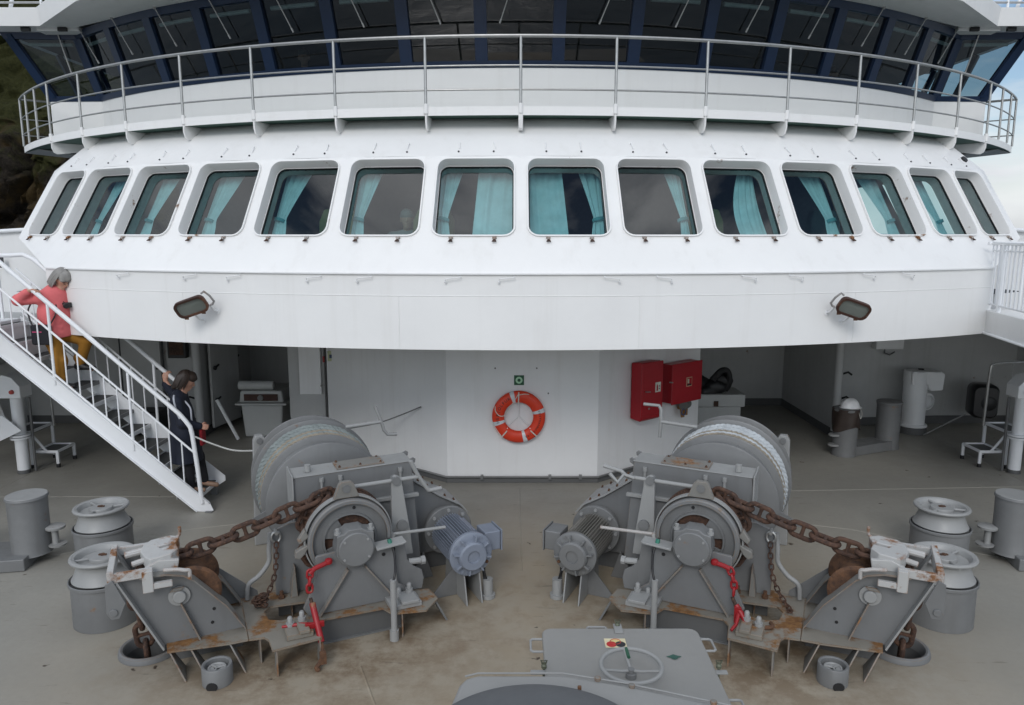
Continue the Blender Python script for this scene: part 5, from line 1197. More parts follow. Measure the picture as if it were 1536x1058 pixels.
# doors in the fin wall of the left alcove
for i, (y0, y1, nm, col_) in enumerate(((13.16, 14.0, 'weathertight_door', WHITE_SHADED), (14.2, 14.95, 'inner_door', WHITE_SHADED))):
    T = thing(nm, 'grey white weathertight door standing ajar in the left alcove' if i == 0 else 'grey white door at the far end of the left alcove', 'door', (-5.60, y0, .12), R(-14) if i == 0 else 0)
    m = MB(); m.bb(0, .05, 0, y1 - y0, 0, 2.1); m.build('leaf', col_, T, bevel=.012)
    for z in (.5, 1.1, 1.7):
        m = MB(); m.tube([(.06, .08, z), (.11, .06, z + .02), (.12, .14, z + .06)], .018, 6); m.lathe([(0, 0), (.04, 0), (.04, .03), (0, .03)], (.05, .1, z), (1, 0, 0), n=12); m.build('door_dog', BLACK, T)
m = MB(); m.tube([(-5.30, 12.7, .75), (-4.98, 12.75, .02)], .03, 8); tag(m.build('door_stay', WHITE_LOW), 'white diagonal stay bar leaning from the left alcove door to the deck', 'stay bar')
# chest with dark gear in the right alcove
T = thing('deck_chest', 'low white chest against the back of the right alcove', 'chest', (3.62, 13.55, 0))
m = MB(); m.bb(-.55, .50, -.25, .35, .10, .48); m.build('body', WP, T, bevel=.02); m = MB(); m.bb(-.55, .56, -.29, .37, .485, .72); m.build('lid', WP, T, bevel=.02)
m = MB(); m.bb(-.02, .06, -.31, -.29, .50, .60); m.build('latch', RUST, T); m = MB(); m.bb(-.5, .45, -.2, .3, .003, .10); m.build('plinth', GREY_DK, T)
T = thing('gear_pile', 'heap of black rubber gear lying on the low white chest', 'gear', (3.45, 13.5, .72))
for i in range(5):
    m = MB(); c = Vector((-.22 + .16 * i * .9, .05 * math.sin(i * 2), .12 + .10 * math.sin(i * 1.7 + 1)));
    rows = [[c + Vector((.20 * math.cos(b) * math.cos(a), .17 * math.sin(b) * math.cos(a), .15 * math.sin(a))) * (1 + .18 * math.sin(3 * b + i) * math.cos(2 * a)) for b in [2 * PI * j / 20 for j in range(20)]] for a in [-PI / 2 + PI * k_ / 10 for k_ in range(11)]]
    m.grid(rows, wrap=True); m.build('bundle', BLACK, T, ang=60)
m = MB(); m.tube(catmull([(.15, -.1, .25), (.30, -.12, .42), (.42, -.1, .40), (.46, -.08, .2), (.40, -.05, .05)], 5), .06, 10); m.build('hose', BLACK, T)
# bollards under the overhang, one wrapped, with a hard hat
T = thing('mooring_bollard', 'grey twin bollards under the right overhang, one wrapped in brown sheeting', 'bollard', (5.42, 11.9, 0), 0, 'mooring bollards')
for x, y, zt in ((0, 0, .80), (.92, .42, .82)):
    m = MB(); m.lathe([(0, zt), (.195, zt), (.205, zt - .01), (.205, zt - .04), (.195, zt - .05), (.19, .1), (.20, .003)], (x, y, 0), n=44); m.build('post', GREY, T, ang=30)
m = MB(); m.prism([(.0, -.18), (.92, .22), (.92, .62), (0, .20)], .003, .16, lambda a, b, h: (a, b, h)); m.build('base', GREY, T, bevel=.01)
for z in (.34, .17): m = MB(); m.lathe([(0, .0), (.09, 0), (.095, .015), (.08, .03), (0, .03)], (-.20, -.05, z), n=18); m.build('keeper_horn', GREY_LT, T)
m = MB(); rows = []
for i in range(13):
    t = i / 12; z = .80 - .34 * t; rows.append([((.208 + .012 * math.sin(5 * a + 3 * t) + .01 * t) * math.cos(a), (.208 + .012 * math.sin(5 * a + 3 * t)) * math.sin(a), z - .05 * math.sin(a * 2.2) * t) for a in [2 * PI * j / 40 for j in range(40)]])
m.grid(rows, wrap=True); m.build('sheeting', paint('brown_sheeting', (.035, .022, .016), .6, .3), T, ang=70)
T = thing('hard_hat', 'white hard hat resting on the sheeted bollard', 'hard hat', (5.46, 11.88, .805), .3)
m = MB(); rows = []
for k_ in range(12):
    a = PI / 2 * k_ / 11; rows.append([(.145 * math.sin(a) * math.cos(b) * 1.12, .125 * math.sin(a) * math.sin(b), .15 * math.cos(a) + .012 + .008 * (abs(math.sin(b)) < .25) * math.sin(a)) for b in [2 * PI * j / 40 for j in range(40)]])
rows.append([(.175 * math.cos(b) * (1.18 if math.cos(b) > 0 else 1.0), .150 * math.sin(b), .006) for b in [2 * PI * j / 40 for j in range(40)]])
m.grid(rows, wrap=True); m.build('shell', plain('hard_hat_white', (.80, .80, .80), .3), T, ang=60)
m = MB(); m.tube(catmull([(.05, -.12, .02), (.03, -.19, -.08), (.05, -.20, -.14), (.09, -.18, -.06), (.10, -.11, .01)], 5), .004, 5); m.build('chin_strap', LINE, T)
# white gooseneck ventilator
T = thing('gooseneck_vent', 'tall white gooseneck air pipe on the wall of the right alcove', 'air pipe', (7.30, 13.3, 0))
m = MB(); m.lathe([(.245, .003), (.245, .12), (.225, .13)], (0, 0, 0), n=36); m.build('coaming', GREY_DK, T); m = MB(); m.lathe([(.24, .13), (.25, .15), (.24, .17), (.20, .18), (.20, 1.12), (.18, 1.16), (0, 1.17)], (0, 0, 0), n=40); m.build('trunk', WHITE_LOW, T)
m = MB(); m.prism([(-.16, 1.17), (.36, 1.17), (.44, 1.12), (.42, .82), (.20, .80), (.14, .92), (-.16, .92)], -.17, .17, lambda a, b, h: (a, h, b)); m.build('hood', WHITE_LOW, T, bevel=.03, seg=3)
m = MB(); m.lathe([(0, 0), (.15, 0), (.16, .03), (.16, .07), (.12, .09)], (.22, .05, .58), (0.3, -1, 0), n=28); m.build('flap', WHITE_LOW, T); m = MB(); m.cyl((.10, .04, 1.168), (.10, .04, 1.19), .05, n=14); m.build('cap', BLACK, T)
# wall fittings in the right alcove
T = thing('junction_box', 'white junction box high on the wall of the right alcove', 'junction box', (6.95, 13.82, 1.72)); m = MB(); m.bb(-.26, .26, -.18, .0, -.22, .60); m.build('body', WHITE_LOW, T, bevel=.015); m = MB(); m.tube([(-.05, -.09, -.22), (-.05, -.09, -.3), (.05, -.09, -.34), (.14, -.09, -.28)], .014, 8); m.build('cable', GREY_DK, T)
T = thing('black_float', 'black rounded plastic fender hung at the far right of the alcove', 'fender', (8.52, 13.25, .62), R(-15))
m = MB(); pr = rrect(.44, .62, .12, 6); m.grid([[(a * q_, y, b * q_) for a, b in pr] for y, q_ in ((.20, .86), (.14, 1), (-.14, 1), (-.20, .86))], wrap=True); m.add([(a * .86, -.20, b * .86) for a, b in pr], [list(range(len(pr)))]); m.build('shell', plain('black_plastic', (.010, .011, .013), .3), T, ang=50)
m = MB(); m.lathe([(0, -.03), (.10, -.02), (.13, 0)], (.05, -.205, -.02), (0, 1, 0), n=24); m.build('recess', BLACK, T)
m = MB(); m.tube([(-1.05, -.5, -.60), (-.25, 0, -.28)], .012, 8); m.build('lanyard', GREY_LT, T)
m = MB(); m.bb(5.98, 6.16, 13.70, 13.735, 1.90, 2.14); tag(m.build('vent_grille', BLACK), 'small black vent grille high beside the right column', 'vent')
T = thing('overhead_gear', 'grey work light and stowed brackets under the ceiling beside the right column', 'work light', (5.35, 13.2, 2.06)); m = MB(); m.prism([(-.35, .08), (-.1, .02), (.14, .14), (.14, .24), (-.2, .22)], -.08, .08, lambda a, b, h: (a, h, b)); m.build('housing', GREY_LT, T, bevel=.02); m = MB(); m.bb(.15, .33, -.1, .1, .04, .26); m.build('lamp_back', BLACK, T, bevel=.01)
m = MB(); m.tube([(-.7, 0, .30), (-.7, 0, .12), (-.62, 0, .12), (-.62, 0, .30)], .01, 6); m.build('hook', BLACK, T)
for s, nm in ((-1, 'left'), (1, 'right')):
    # step stool and fire monitor post at each end
    T = thing('step_stool', 'white two step stool with dark treads at the far %s of the deck' % nm, 'step stool', (s * 7.62, 11.45, 0), 0, 'step stools')
    for i, (x0, z, y0, y1) in enumerate(((-.36, .25, -.22, .22), (.0, .58, -.28, .28))):
        m = MB(); m.bb(s * x0, s * (x0 + .34), y0, y1, z - .035, z); m.build('tread', GREY_DK, T); m = MB(); m.tube([(s * x0, y0, z), (s * (x0 + .34), y0, z), (s * (x0 + .34), y1, z), (s * x0, y1, z)], .025, 6, closed=True); m.build('tread_frame', WHITE_RAIL, T)
        for y in (y0, y1): m = MB(); m.tube([(s * x0, y, z), (s * (x0 - .0), y, .05)], .026, 6); m.build('leg', WHITE_RAIL, T); m = MB(); m.cyl((s * x0, y, .002), (s * x0, y, .06), .032, n=8); m.build('rubber_foot', BLACK, T)
    m = MB(); m.tube([(s * .0, -.28, .58), (s * -.20, -.22, .25)], .02, 6); m.build('brace', WHITE_RAIL, T)
    m = MB(); m.tube(catmull([(s * -.05, .25, .55), (s * -.03, .25, 1.45), (s * .02, .25, 1.55), (s * .12, .25, 1.58), (s * .6, .25, 1.60)], 5), .022, 8); m.build('hand_rail', STEEL, T)
    T = thing('valve_post', 'white flanged valve post with a box on top at the far %s' % nm, 'valve post', (s * 7.62, 10.95, 0), 0, 'white valve posts')
    m = MB(); m.cyl((0, 0, .06), (0, 0, 1.25), .085, n=24); m.build('post', WHITE_RAIL, T); m = MB(); m.cyl((0, 0, .002), (0, 0, .06), .09, n=24); m.build('foot', GREY_DK, T)
    for z in (.55, .59): m = MB(); m.lathe([(.085, 0), (.14, 0), (.14, .025), (.085, .025)], (0, 0, z), n=28); m.build('flange', WHITE_RAIL, T)
    m = MB(); m.prism([(-.16, 1.2), (.22, 1.2), (.22, 1.42), (.10, 1.56), (-.04, 1.52), (-.16, 1.38)], -.14, .14, lambda a, b, h: (s * (a if s > 0 else a), h, b)); m.build('valve_box', WHITE_RAIL, T, bevel=.012)
    m = MB(); m.lathe([(0, 0), (.035, 0), (.03, .03), (0, .035)], (s * -.04, -.141, 1.30), (0, -1, 0), n=14); m.build('button', plain('red_button', (.35, .03, .02), .4) if s < 0 else BLACK, T)
    if s < 0: m = MB(); m.prism([(-.5, .95), (-.1, .95), (.16, .72), (-.2, .55), (-.5, .45)], 0, .02, lambda a, b, h: (a, -.2 + h, b)); m.build('splash_plate', WHITE_RAIL, T)
    m = MB(); m.tube([(s * -.16, .05, 1.18), (s * -.15, .05, .02)], .02, 8); m.build('drain_pipe', GREY_DK, T)
# basket of green rope behind the right gearbox
T = thing('rope_basket', 'small grey bracket holding a bundle of dark green rope behind the right windlass', 'rope holder', (1.33, 9.62, 0), -.3)
m = MB(); m.bb(-.22, .22, -.06, .0, .02, .14); m.tube([(-.24, -.05, .02), (-.24, -.05, .20), (-.18, -.05, .24)], .015, 6); m.build('bracket', GREY, T)
m = MB(); GRN = cloth('green_rope', (.045, .06, .035), 40)
for i in range(6): m.tube(catmull([(-.18 + .03 * i, -.02, .16 + .01 * i), (-.05 + .03 * i, -.08, .26), (.12 + .02 * i, -.05, .24), (.20, 0.02 * i, .15), (.05, .06, .14)], 5, True), .014, 6, closed=True)
m.build('rope_bundle', GRN, T)
T['category'] = 'rope holder'

T = thing('pipe_run', 'three white vertical pipes on the back wall of the left alcove', 'pipes', (-3.9, 15.38, 0))
for i, r_ in enumerate((.04, .028, .05)):
    m = MB(); m.cyl((-.2 + .22 * i, -.08, .0), (-.2 + .22 * i, -.08, 2.42), r_, n=12); m.build('pipe', WHITE_SHADED, T)
    for z in (.7, 1.6): m = MB(); m.bb(-.2 + .22 * i - .07, -.2 + .22 * i + .07, -.1, .06, z, z + .03); m.build('clip', GREY, T)
T = thing('cabin_door', 'closed white door with dark frame seam on the left alcove wall behind the stairs', 'door', (-7.1, 13.79, .12), R(-3))
m = MB(); m.bb(-.38, .38, -.06, .0, 0, 2.0); m.build('leaf', WHITE_SHADED, T, bevel=.01); m = MB(); m.grid([[(a * q_, -.02 - .0 * q_, b) for a, b in ((-.43, 0), (-.43, 2.06), (.43, 2.06), (.43, 0))] for q_ in (1, .93)]); m.build('frame_seam', DARK, T)
for z in (.4, 1.0, 1.6): m = MB(); m.tube([(.30, -.08, z), (.36, -.10, z + .01), (.44, -.08, z + .05)], .016, 6); m.build('door_dog', BLACK, T)
T = thing('hose_reel_box', 'dark box with a rusty door on the left alcove wall near the column', 'box', (-6.35, 13.72, 1.62))
m = MB(); m.bb(-.17, .17, -.14, 0, -.28, .28); m.build('body', BLACK, T, bevel=.01); m = MB(); m.bb(-.13, .13, -.15, -.142, -.22, .22); m.build('door', RUST, T)
T = thing('dark_locker', 'black rounded equipment case on the deck under the left staircase', 'case', (-6.75, 13.2, 0))
m = MB(); m.bb(-.28, .28, -.22, .22, .02, .46); m.build('body', BLACK, T, bevel=.05, seg=3); m = MB(); m.bb(-.1, .1, -.235, -.222, .30, .36); m.build('latch', STEEL, T)
# ================================================================== STAIRS AND LANDINGS
SX0, SX1, SZ1 = -4.14, -6.80, 2.52
SY0, SY1 = 9.33, 10.02
def sz(x): return (SX0 - x) * .93                       # top edge of the stringer
T = thing('staircase', 'white steep staircase with tubular handrails leading up to the left', 'staircase', (SX0, SY0, 0))
O_ = Vector((SX0, SY0, 0))
class SB(MB):
    def build(s, name, mat, parent=None, **k):
        s.v = [(x - O_.x, y - O_.y, z) for x, y, z in s.v]; return MB.build(s, name, mat, parent, **k)
for y, d in ((SY0, 1), (SY1, -1)):
    m = SB(); po = [(-4.06, .02), (-4.10, .12), (SX1, sz(SX1) + .06), (SX1, sz(SX1) - .24), (-4.29, 0.003), (-4.08, .003)]
    po = po if d > 0 else [(-4.15, .20), (-4.15, .27), (SX1, sz(SX1) + .06), (SX1, sz(SX1) - .24), (-4.40, .10), (-4.30, .10)]
    m.prism(po, 0, .012, lambda a, b, h: (a, y + h * d, b))
    for off_ in ((0.0, -.275) if d > 0 else ()):                         # channel flanges
        q0 = Vector((-4.10 - (.17 if off_ else 0), 0, .12 + (-.115 if off_ else 0))); q1 = Vector((SX1, 0, sz(SX1) + .06 + (-.30 if off_ else 0)))
        m.add([(q0.x, y - .035 * d, q0.z), (q1.x, y - .035 * d, q1.z), (q1.x, y + .012 * d, q1.z), (q0.x, y + .012 * d, q0.z), (q0.x, y - .035 * d, q0.z + .012), (q1.x, y - .035 * d, q1.z + .012), (q1.x, y + .012 * d, q1.z + .012), (q0.x, y + .012 * d, q0.z + .012)], [(3, 2, 1, 0), (4, 5, 6, 7), (0, 1, 5, 4), (1, 2, 6, 5), (2, 3, 7, 6), (3, 0, 4, 7)])
    st_ = m.build('stringer', WHITE_RAIL, T, bevel=.003)
    m = SB(); m.bb(-4.16 if d > 0 else -4.36, -4.07 if d > 0 else -4.27, y - .04, y + .04, 0.002, .015 if d > 0 else .12); m.build('foot_plate', GREY, st_)
NT_ = 12
for i in range(NT_):
    z = .205 * (i + 1); x = SX0 - .13 - .2205 * i
    m = SB(); m.bb(x - .27, x, SY0 + .012, SY1 - .012, z - .035, z); tr_ = m.build('tread', TREAD, T, bevel=.004)
    m = SB(); m.bb(x - .002, x + .012, SY0 + .012, SY1 - .012, z - .05, z + .002); m.build('nosing', WHITE_RAIL if i % 2 == 0 or i > 8 else GREY, tr_)
    if i < NT_ - 1: m = SB(); m.prism([(x - .26, z), (x - .22, z), (x - .22, z + .17), (x - .25, z + .17)], SY0 + .014, SY1 - .014, lambda a, b, h: (a, h, b)) if i in (7, 9, 10) else m.bb(x - .27, x - .262, SY0 + .012, SY1 - .012, z - .035, z + .02); m.build('riser', WHITE_RAIL, tr_)
for y in (SY0, SY1):
    nf = y == SY0
    xe = -4.32
    base = lambda x: sz(x) + .02
    rail = lambda x: sz(x) + 1.06
    m = SB(); pts = [(-4.20, y, .12), (-4.23, y, .6), (-4.27, y, 1.06)] + [(-4.29, y, 1.16), (-4.34, y, 1.235), (-4.42, y, rail(-4.42) + .015)] + [(SX1, y, rail(SX1))]
    if not nf: pts = [(-4.20, y, .12), (-4.23, y, .6), (-4.27, y, 1.06), (-4.29, y, 1.16), (-4.34, y, 1.235), (-4.42, y, rail(-4.42) + .015), (-6.55, y, rail(-6.55)), (-6.68, y, rail(-6.55) + .06), (-6.85, y, rail(-6.55) + .05), (-7.5, y, rail(-6.55) + .05)]
    if not nf: pts = [(-4.70, y, rail(-4.70))] + pts[6:]
    m.tube(pts, .029, 12); m.build('handrail', WHITE_RAIL, T)
    for h, r_ in ((.70, .014), (.14, .014)):
        m = SB(); x0 = -4.26 if nf else -4.72 if h > .5 else -4.45; m.tube([(x0, y, sz(x0) + h), (SX1, y, sz(SX1) + h)], r_, 8); m.build('lower_rail', WHITE_RAIL, T)
    for k_, x in enumerate([-4.26 - .157 * i for i in range(1, 16)]):
        big = k_ % 6 == 4
        if not nf and k_ < 3: continue
        m = SB(); m.cyl((x, y, sz(x) + (.0 if big else .14)), (x, y, sz(x) + (1.04 if big else .70)), .018 if big else .0095, n=10); m.build('post' if big else 'baluster', WHITE_RAIL, T)
# landing at the top of the stairs
T = thing('stair_landing', 'white landing platform and balustrade at the head of the left staircase', 'landing', (-7.6, 9.7, 2.5))
m = MB(); m.bb(-1.85, .78, -1.6, .36, -.20, 0); m.build('platform', WHITE_RAIL, T, bevel=.01)
for y, x0, x1 in ((.33, -1.5, .55),):
    for h in (1.0, .12, 1.16): m = MB(); m.tube([(x0, y, h), (x1, y, h)], .024 if h > .5 else .012, 8); m.build('rail', WHITE_RAIL, T)
    n = 18
    for i in range(n + 1): x = x0 + (x1 - x0) * i / n; m = MB(); m.cyl((x, y, .0 if i % 6 == 0 else .12), (x, y, 1.0), .02 if i % 6 == 0 else .0105, n=8); m.build('post' if i % 6 == 0 else 'baluster', WHITE_RAIL, T)
m = MB(); m.tube([(.72, -.38, -.1), (.72, -.38, 1.1)], .045, 12); m.build('newel_post', WHITE_RAIL, T)
# side bulwarks behind the landings, sloping up to the house
for s, nm in ((-1, 'left'), (1, 'right')):
    T = thing('side_bulwark', 'white ship side bulwark running outboard from the %s end of the house' % nm, 'bulwark', (s * 7.2, 11.2, 2.5), 0, 'side bulwarks')
    m = MB(); m.prism([(s * -.25, -.15), (s * -.25, 1.42), (s * -.05, 1.32), (s * .25, 1.20), (s * 2.6, 1.10), (s * 2.6, -.15)], 0, .06, lambda a, b, h: (a, h + abs(a) * .35, b)); m.build('plate', WHITE, T)
    m = MB(); m.tube([(s * .1, .0, 1.20), (s * 2.6, .85, 1.09)], .03, 10); m.build('cap_rail', WHITE_RAIL, T)
    for i in range(3): m = MB(); m.bb(s * (.75 + i * .22) - .05, s * (.75 + i * .22) + .05, .20 + i * .08, .215 + i * .08, .62, .78); m.build('freeing_slot', DARK, T)
# right landing: apron box and its balustrade coming towards the bow
T = thing('starboard_landing', 'white raised landing box with a slatted balustrade at the right edge', 'landing', (6.12, 9.75, 2.34))
d = Vector((-.27, -1.17, 0)).normalized(); pA = Vector((.08, .10, 0)); pB = pA + d * 2.6; sdv = Vector((3.25, -.2, 0))
m = MB(); lo_ = [pA, pB, pB + sdv, pA + sdv]; vs = lo_ + [q + Vector((0, 0, .30)) for q in lo_]; m.add(vs, [(0, 1, 5, 4), (3, 2, 1, 0), (4, 5, 6, 7), (1, 2, 6, 5), (2, 3, 7, 6), (3, 0, 4, 7)]); m.build('platform', WHITE, T, bevel=.01)
m = MB(); m.tube([pA + Vector((-.02, 0, .0)), pB + Vector((-.02, 0, 0))], .018, 8); m.build('edge_bar', WHITE_RAIL, T)
for h, r_ in ((1.17, .020), (.38, .013), (1.08, .010)):
    m = MB(); m.tube([pA + Vector((.04, 0, h)), pB + Vector((.04, 0, h))], r_, 8); m.build('rail', WHITE_RAIL, T)
for i in range(22):
    q = pA + d * (i * .115 + .02) + Vector((.04, 0, 0)); big = i in (3, 12, 21)
    m = MB(); m.cyl(q + Vector((0, 0, .30 if big else .38)), q + Vector((0, 0, 1.17 if big else 1.15)), .03 if big else .011, n=8); m.build('post' if big else 'baluster', WHITE_RAIL, T)
m = MB(); 
for h in (1.17,): m.tube([pA + Vector((.04, .1, h)), pA + Vector((2.2, .2, h))], .024, 8)
m.build('rail', WHITE_RAIL, T)
for i in range(16): q = pA + Vector((.15 + i * .13, .1, 0)); m = MB(); m.cyl(q + Vector((0, 0, .3)), q + Vector((0, 0, 1.17)), .011, n=8); m.build('baluster', WHITE_RAIL, T)
# slim pole light on the right skin edge
T = thing('corner_lamp', 'tiny black lamp under the right end of the walkway', 'lamp', (6.62, 11.5, 4.72)); m = MB(); m.lathe([(0, 0), (.05, .01), (.06, .05), (.05, .12), (0, .13)], (0, -.05, -.05), (.3, -.6, .5), n=16); m.build('head', BLACK, T); m = MB(); m.tube([(0, .12, -.02), (0, 0, -.02)], .015, 6); m.build('arm', BLACK, T)
# ================================================================== PEOPLE
def smin(a, b, k):
    h = np.clip(.5 + .5 * (b - a) / k, 0, 1); return b + (a - b) * h - k * h * (1 - h)
def sdf_mesh(prims, h=.007, name='body', mat=None, parent=None, smooth=2, cuts=()):
    """prims: (a, b, ra, rb, k[, squash]) tapered capsules blended into ONE surface; surface nets on a grid"""
    A = np.array([list(p[0]) for p in prims] + [list(p[1]) for p in prims]); rm = max(max(p[2], p[3]) for p in prims) + .04
    lo_, hi_ = A.min(0) - rm, A.max(0) + rm
    n = np.ceil((hi_ - lo_) / h).astype(int) + 1
    ax = [lo_[i] + h * np.arange(n[i]) for i in range(3)]
    F = np.full(tuple(n), .12, dtype=np.float32)
    for p in prims:
        a, b = np.array(p[0], float), np.array(p[1], float); ra, rb, k = p[2], p[3], p[4]; mg = max(ra, rb) * 1.35 + k + .02
        l, u = np.minimum(a, b) - mg, np.maximum(a, b) + mg
        i0 = np.maximum(0, np.floor((l - lo_) / h).astype(int)); i1 = np.minimum(n, np.ceil((u - lo_) / h).astype(int) + 1)
        sl_ = tuple(slice(i0[i], i1[i]) for i in range(3))
        X, Y, Z = np.meshgrid(ax[0][sl_[0]], ax[1][sl_[1]], ax[2][sl_[2]], indexing='ij')
        d = b - a; L2 = max(1e-9, d @ d)
        t = np.clip(((X - a[0]) * d[0] + (Y - a[1]) * d[1] + (Z - a[2]) * d[2]) / L2, 0, 1)
        px, py, pz = X - a[0] - t * d[0], Y - a[1] - t * d[1], Z - a[2] - t * d[2]
        if len(p) > 5:                                   # squash along a direction (flat torso, flat foot)
            w, f = np.array(p[5][:3], float), p[5][3]; w /= np.linalg.norm(w); q = px * w[0] + py * w[1] + pz * w[2]
            px, py, pz = px + q * w[0] * (1 / f - 1), py + q * w[1] * (1 / f - 1), pz + q * w[2] * (1 / f - 1)
        D = np.sqrt(px * px + py * py + pz * pz) - (ra + (rb - ra) * t)
        F[sl_] = smin(F[sl_], D.astype(np.float32), k)
    for (o, nn) in cuts:                                  # planes that trim hems and cuffs
        X, Y, Z = np.meshgrid(*ax, indexing='ij'); F = np.maximum(F, ((X - o[0]) * nn[0] + (Y - o[1]) * nn[1] + (Z - o[2]) * nn[2]).astype(np.float32))
    S_ = F < 0
    c = np.zeros(tuple(n - 1), dtype=np.int32)
    for dx in (0, 1):
        for dy in (0, 1):
            for dz in (0, 1): c += S_[dx:n[0] - 1 + dx, dy:n[1] - 1 + dy, dz:n[2] - 1 + dz]
    act = (c > 0) & (c < 8); idx = np.full(act.shape, -1, dtype=np.int64); I = np.argwhere(act); idx[act] = np.arange(len(I))
    P = np.zeros((len(I), 3)); W_ = np.zeros(len(I))
    cor = [(x, y, z) for x in (0, 1) for y in (0, 1) for z in (0, 1)]
    for p in cor:
        for a_ in range(3):
            if p[a_]: continue
            q = list(p); q[a_] = 1
            f0 = F[I[:, 0] + p[0], I[:, 1] + p[1], I[:, 2] + p[2]]; f1 = F[I[:, 0] + q[0], I[:, 1] + q[1], I[:, 2] + q[2]]
            m_ = (f0 < 0) != (f1 < 0); t = np.where(m_, f0 / np.where(m_, f0 - f1, 1), 0)
            e = np.array(p)[None, :] + t[:, None] * (np.array(q) - np.array(p))[None, :]
            P += np.where(m_[:, None], e, 0); W_ += m_
    P = (I + P / W_[:, None]) * h + lo_
    faces = []
    for a_ in range(3):
        o1, o2 = (a_ + 1) % 3, (a_ + 2) % 3
        s0 = [slice(None)] * 3; s1 = [slice(None)] * 3; s0[a_] = slice(0, -1); s1[a_] = slice(1, None)
        cr = S_[tuple(s0)] != S_[tuple(s1)]; E = np.argwhere(cr)
        E = E[(E[:, o1] > 0) & (E[:, o2] > 0) & (E[:, o1] < n[o1] - 1) & (E[:, o2] < n[o2] - 1)]
        fl = S_[E[:, 0], E[:, 1], E[:, 2]]
        def g(d1, d2): q = E.copy(); q[:, o1] -= d1; q[:, o2] -= d2; return idx[q[:, 0], q[:, 1], q[:, 2]]
        Q = np.stack([g(0, 0), g(1, 0), g(1, 1), g(0, 1)], 1); Q[~fl] = Q[~fl][:, ::-1]; faces.append(Q)
    Q = np.concatenate(faces)
    for _ in range(smooth):                               # light Laplacian smoothing
        acc = np.zeros_like(P); cnt = np.zeros(len(P))
        for k_ in range(4):
            a, b = Q[:, k_], Q[:, (k_ + 1) % 4]; np.add.at(acc, a, P[b]); np.add.at(cnt, a, 1); np.add.at(acc, b, P[a]); np.add.at(cnt, b, 1)
        P = P * .5 + .5 * acc / np.maximum(1, cnt)[:, None]
    me = bpy.data.meshes.new(name); me.from_pydata(P.tolist(), [], Q.tolist()); me.materials.append(mat)
    me.polygons.foreach_set('use_smooth', [True] * len(me.polygons)); me.update()
    o = bpy.data.objects.new(name, me); COL.objects.link(o)
    if parent: o.parent = parent
    return o
def skin_mat(name, col):
    k = NT(name); n = k.noise(40, 3); k.set(Base_Color=k.mix(n, tuple(q * .9 for q in col), tuple(q * 1.08 for q in col)), Roughness=.5); k.p.inputs['Subsurface Weight'].default_value = .08; return k.m
SKIN = skin_mat('skin', (.50, .27, .19))
def fingers(wrist, palm_dir, spread, curl, side=1, r=.0085):
    """palm + four fingers + thumb; palm_dir = wrist to knuckles, spread = across the knuckles, curl = direction the fingers bend to"""
    w, d, s, c = [Vector(q) for q in (wrist, palm_dir, spread, curl)]; d.normalize(); s.normalize(); c.normalize(); pr = []
    kn = w + d * .075
    pr.append((w, w + d * .03, .024, .026, .02)); 
    for j, ln in zip((-1.5, -.5, .5, 1.5), (.058, .070, .074, .066)):
        b = kn + s * j * .019
        pr.append((w + s * j * .012 + d * .02, b, .015, .0115, .012))
        p1 = b + d * ln * .42 + c * ln * .18; p2 = p1 + d * ln * .05 + c * ln * .42; p3 = p2 - d * ln * .18 + c * ln * .2
        pr.append((b, p1, .0105, .0095, .004)); pr.append((p1, p2, .0095, .0088, .004)); pr.append((p2, p3, .0088, .008, .004))
    t0 = w + d * .03 + s * side * .025; t1 = t0 + s * side * .028 + d * .02 + c * .018; t2 = t1 + d * .022 + c * .024 - s * side * .004
    pr.append((t0, t1, .014, .0115, .008)); pr.append((t1, t2, .0115, .0095, .004)); return pr
def head(c, f, u, sc=1.):
    """head prims: c = centre of the skull, f = face direction, u = up"""
    c, f, u = Vector(c), Vector(f).normalized(), Vector(u); u = (u - f * u.dot(f)).normalized(); r = f.cross(u)
    P = lambda x, y, z: c + (f * x + r * y + u * z) * sc
    q = [(P(-.02, 0, .03), P(.01, 0, .03), .088 * sc, .084 * sc, .02), (P(.03, 0, -.02), P(.045, 0, -.075), .066 * sc, .042 * sc, .03), (P(.062, 0, -.095), P(.066, 0, -.1), .024 * sc, .022 * sc, .025),
         (P(.09, 0, .012), P(.108, 0, -.022), .010 * sc, .014 * sc, .012), (P(.086, 0, -.055), P(.086, 0, -.057), .018 * sc, .018 * sc, .015), (P(.078, -.025, .032), P(.078, .025, .032), .013 * sc, .013 * sc, .015)]
    for s in (-1, 1): q.append((P(-.005, s * .080, .012), P(-.005, s * .084, -.02), .017 * sc, .012 * sc, .008))
    return q, P
def strands(T, P, mat, n=80, seed=3, low=-.09, front=.9):
    rg = random.Random(seed); m = MB()
    for i in range(n):
        a = math.copysign(rg.uniform(1.25, 3.1), rg.uniform(-1, 1))      # round the back and the sides, fringe at the temples
        ln = low - rg.uniform(0, .045) if abs(a) > 1.1 else .02 - rg.uniform(0, .05); c_, s_ = math.cos(a), math.sin(a); w = rg.uniform(.98, 1.07)
        m.tube(catmull([P(-.02, 0, .148), P(-.02 + .07 * c_, .07 * s_, .125), P(-.015 + .108 * c_ * w, .104 * s_ * w, .05), P(-.02 + .112 * c_ * w, .112 * s_ * w, (ln + .05) / 2), P(-.02 + .104 * c_ * w * w, .106 * s_ * w * w, ln)], 3), [.006] * 11 + [.004, .002], 4)
    m.build('hair_strands', mat, T)
def limb(pts, rs, k=.03): return [(Vector(a), Vector(b), ra, rb, k) for a, b, ra, rb in zip(pts, pts[1:], rs, rs[1:])]
def grow(pr, d, k=None): return [(p[0], p[1], p[2] + d, p[3] + d, k or p[4], *p[5:]) for p in pr]
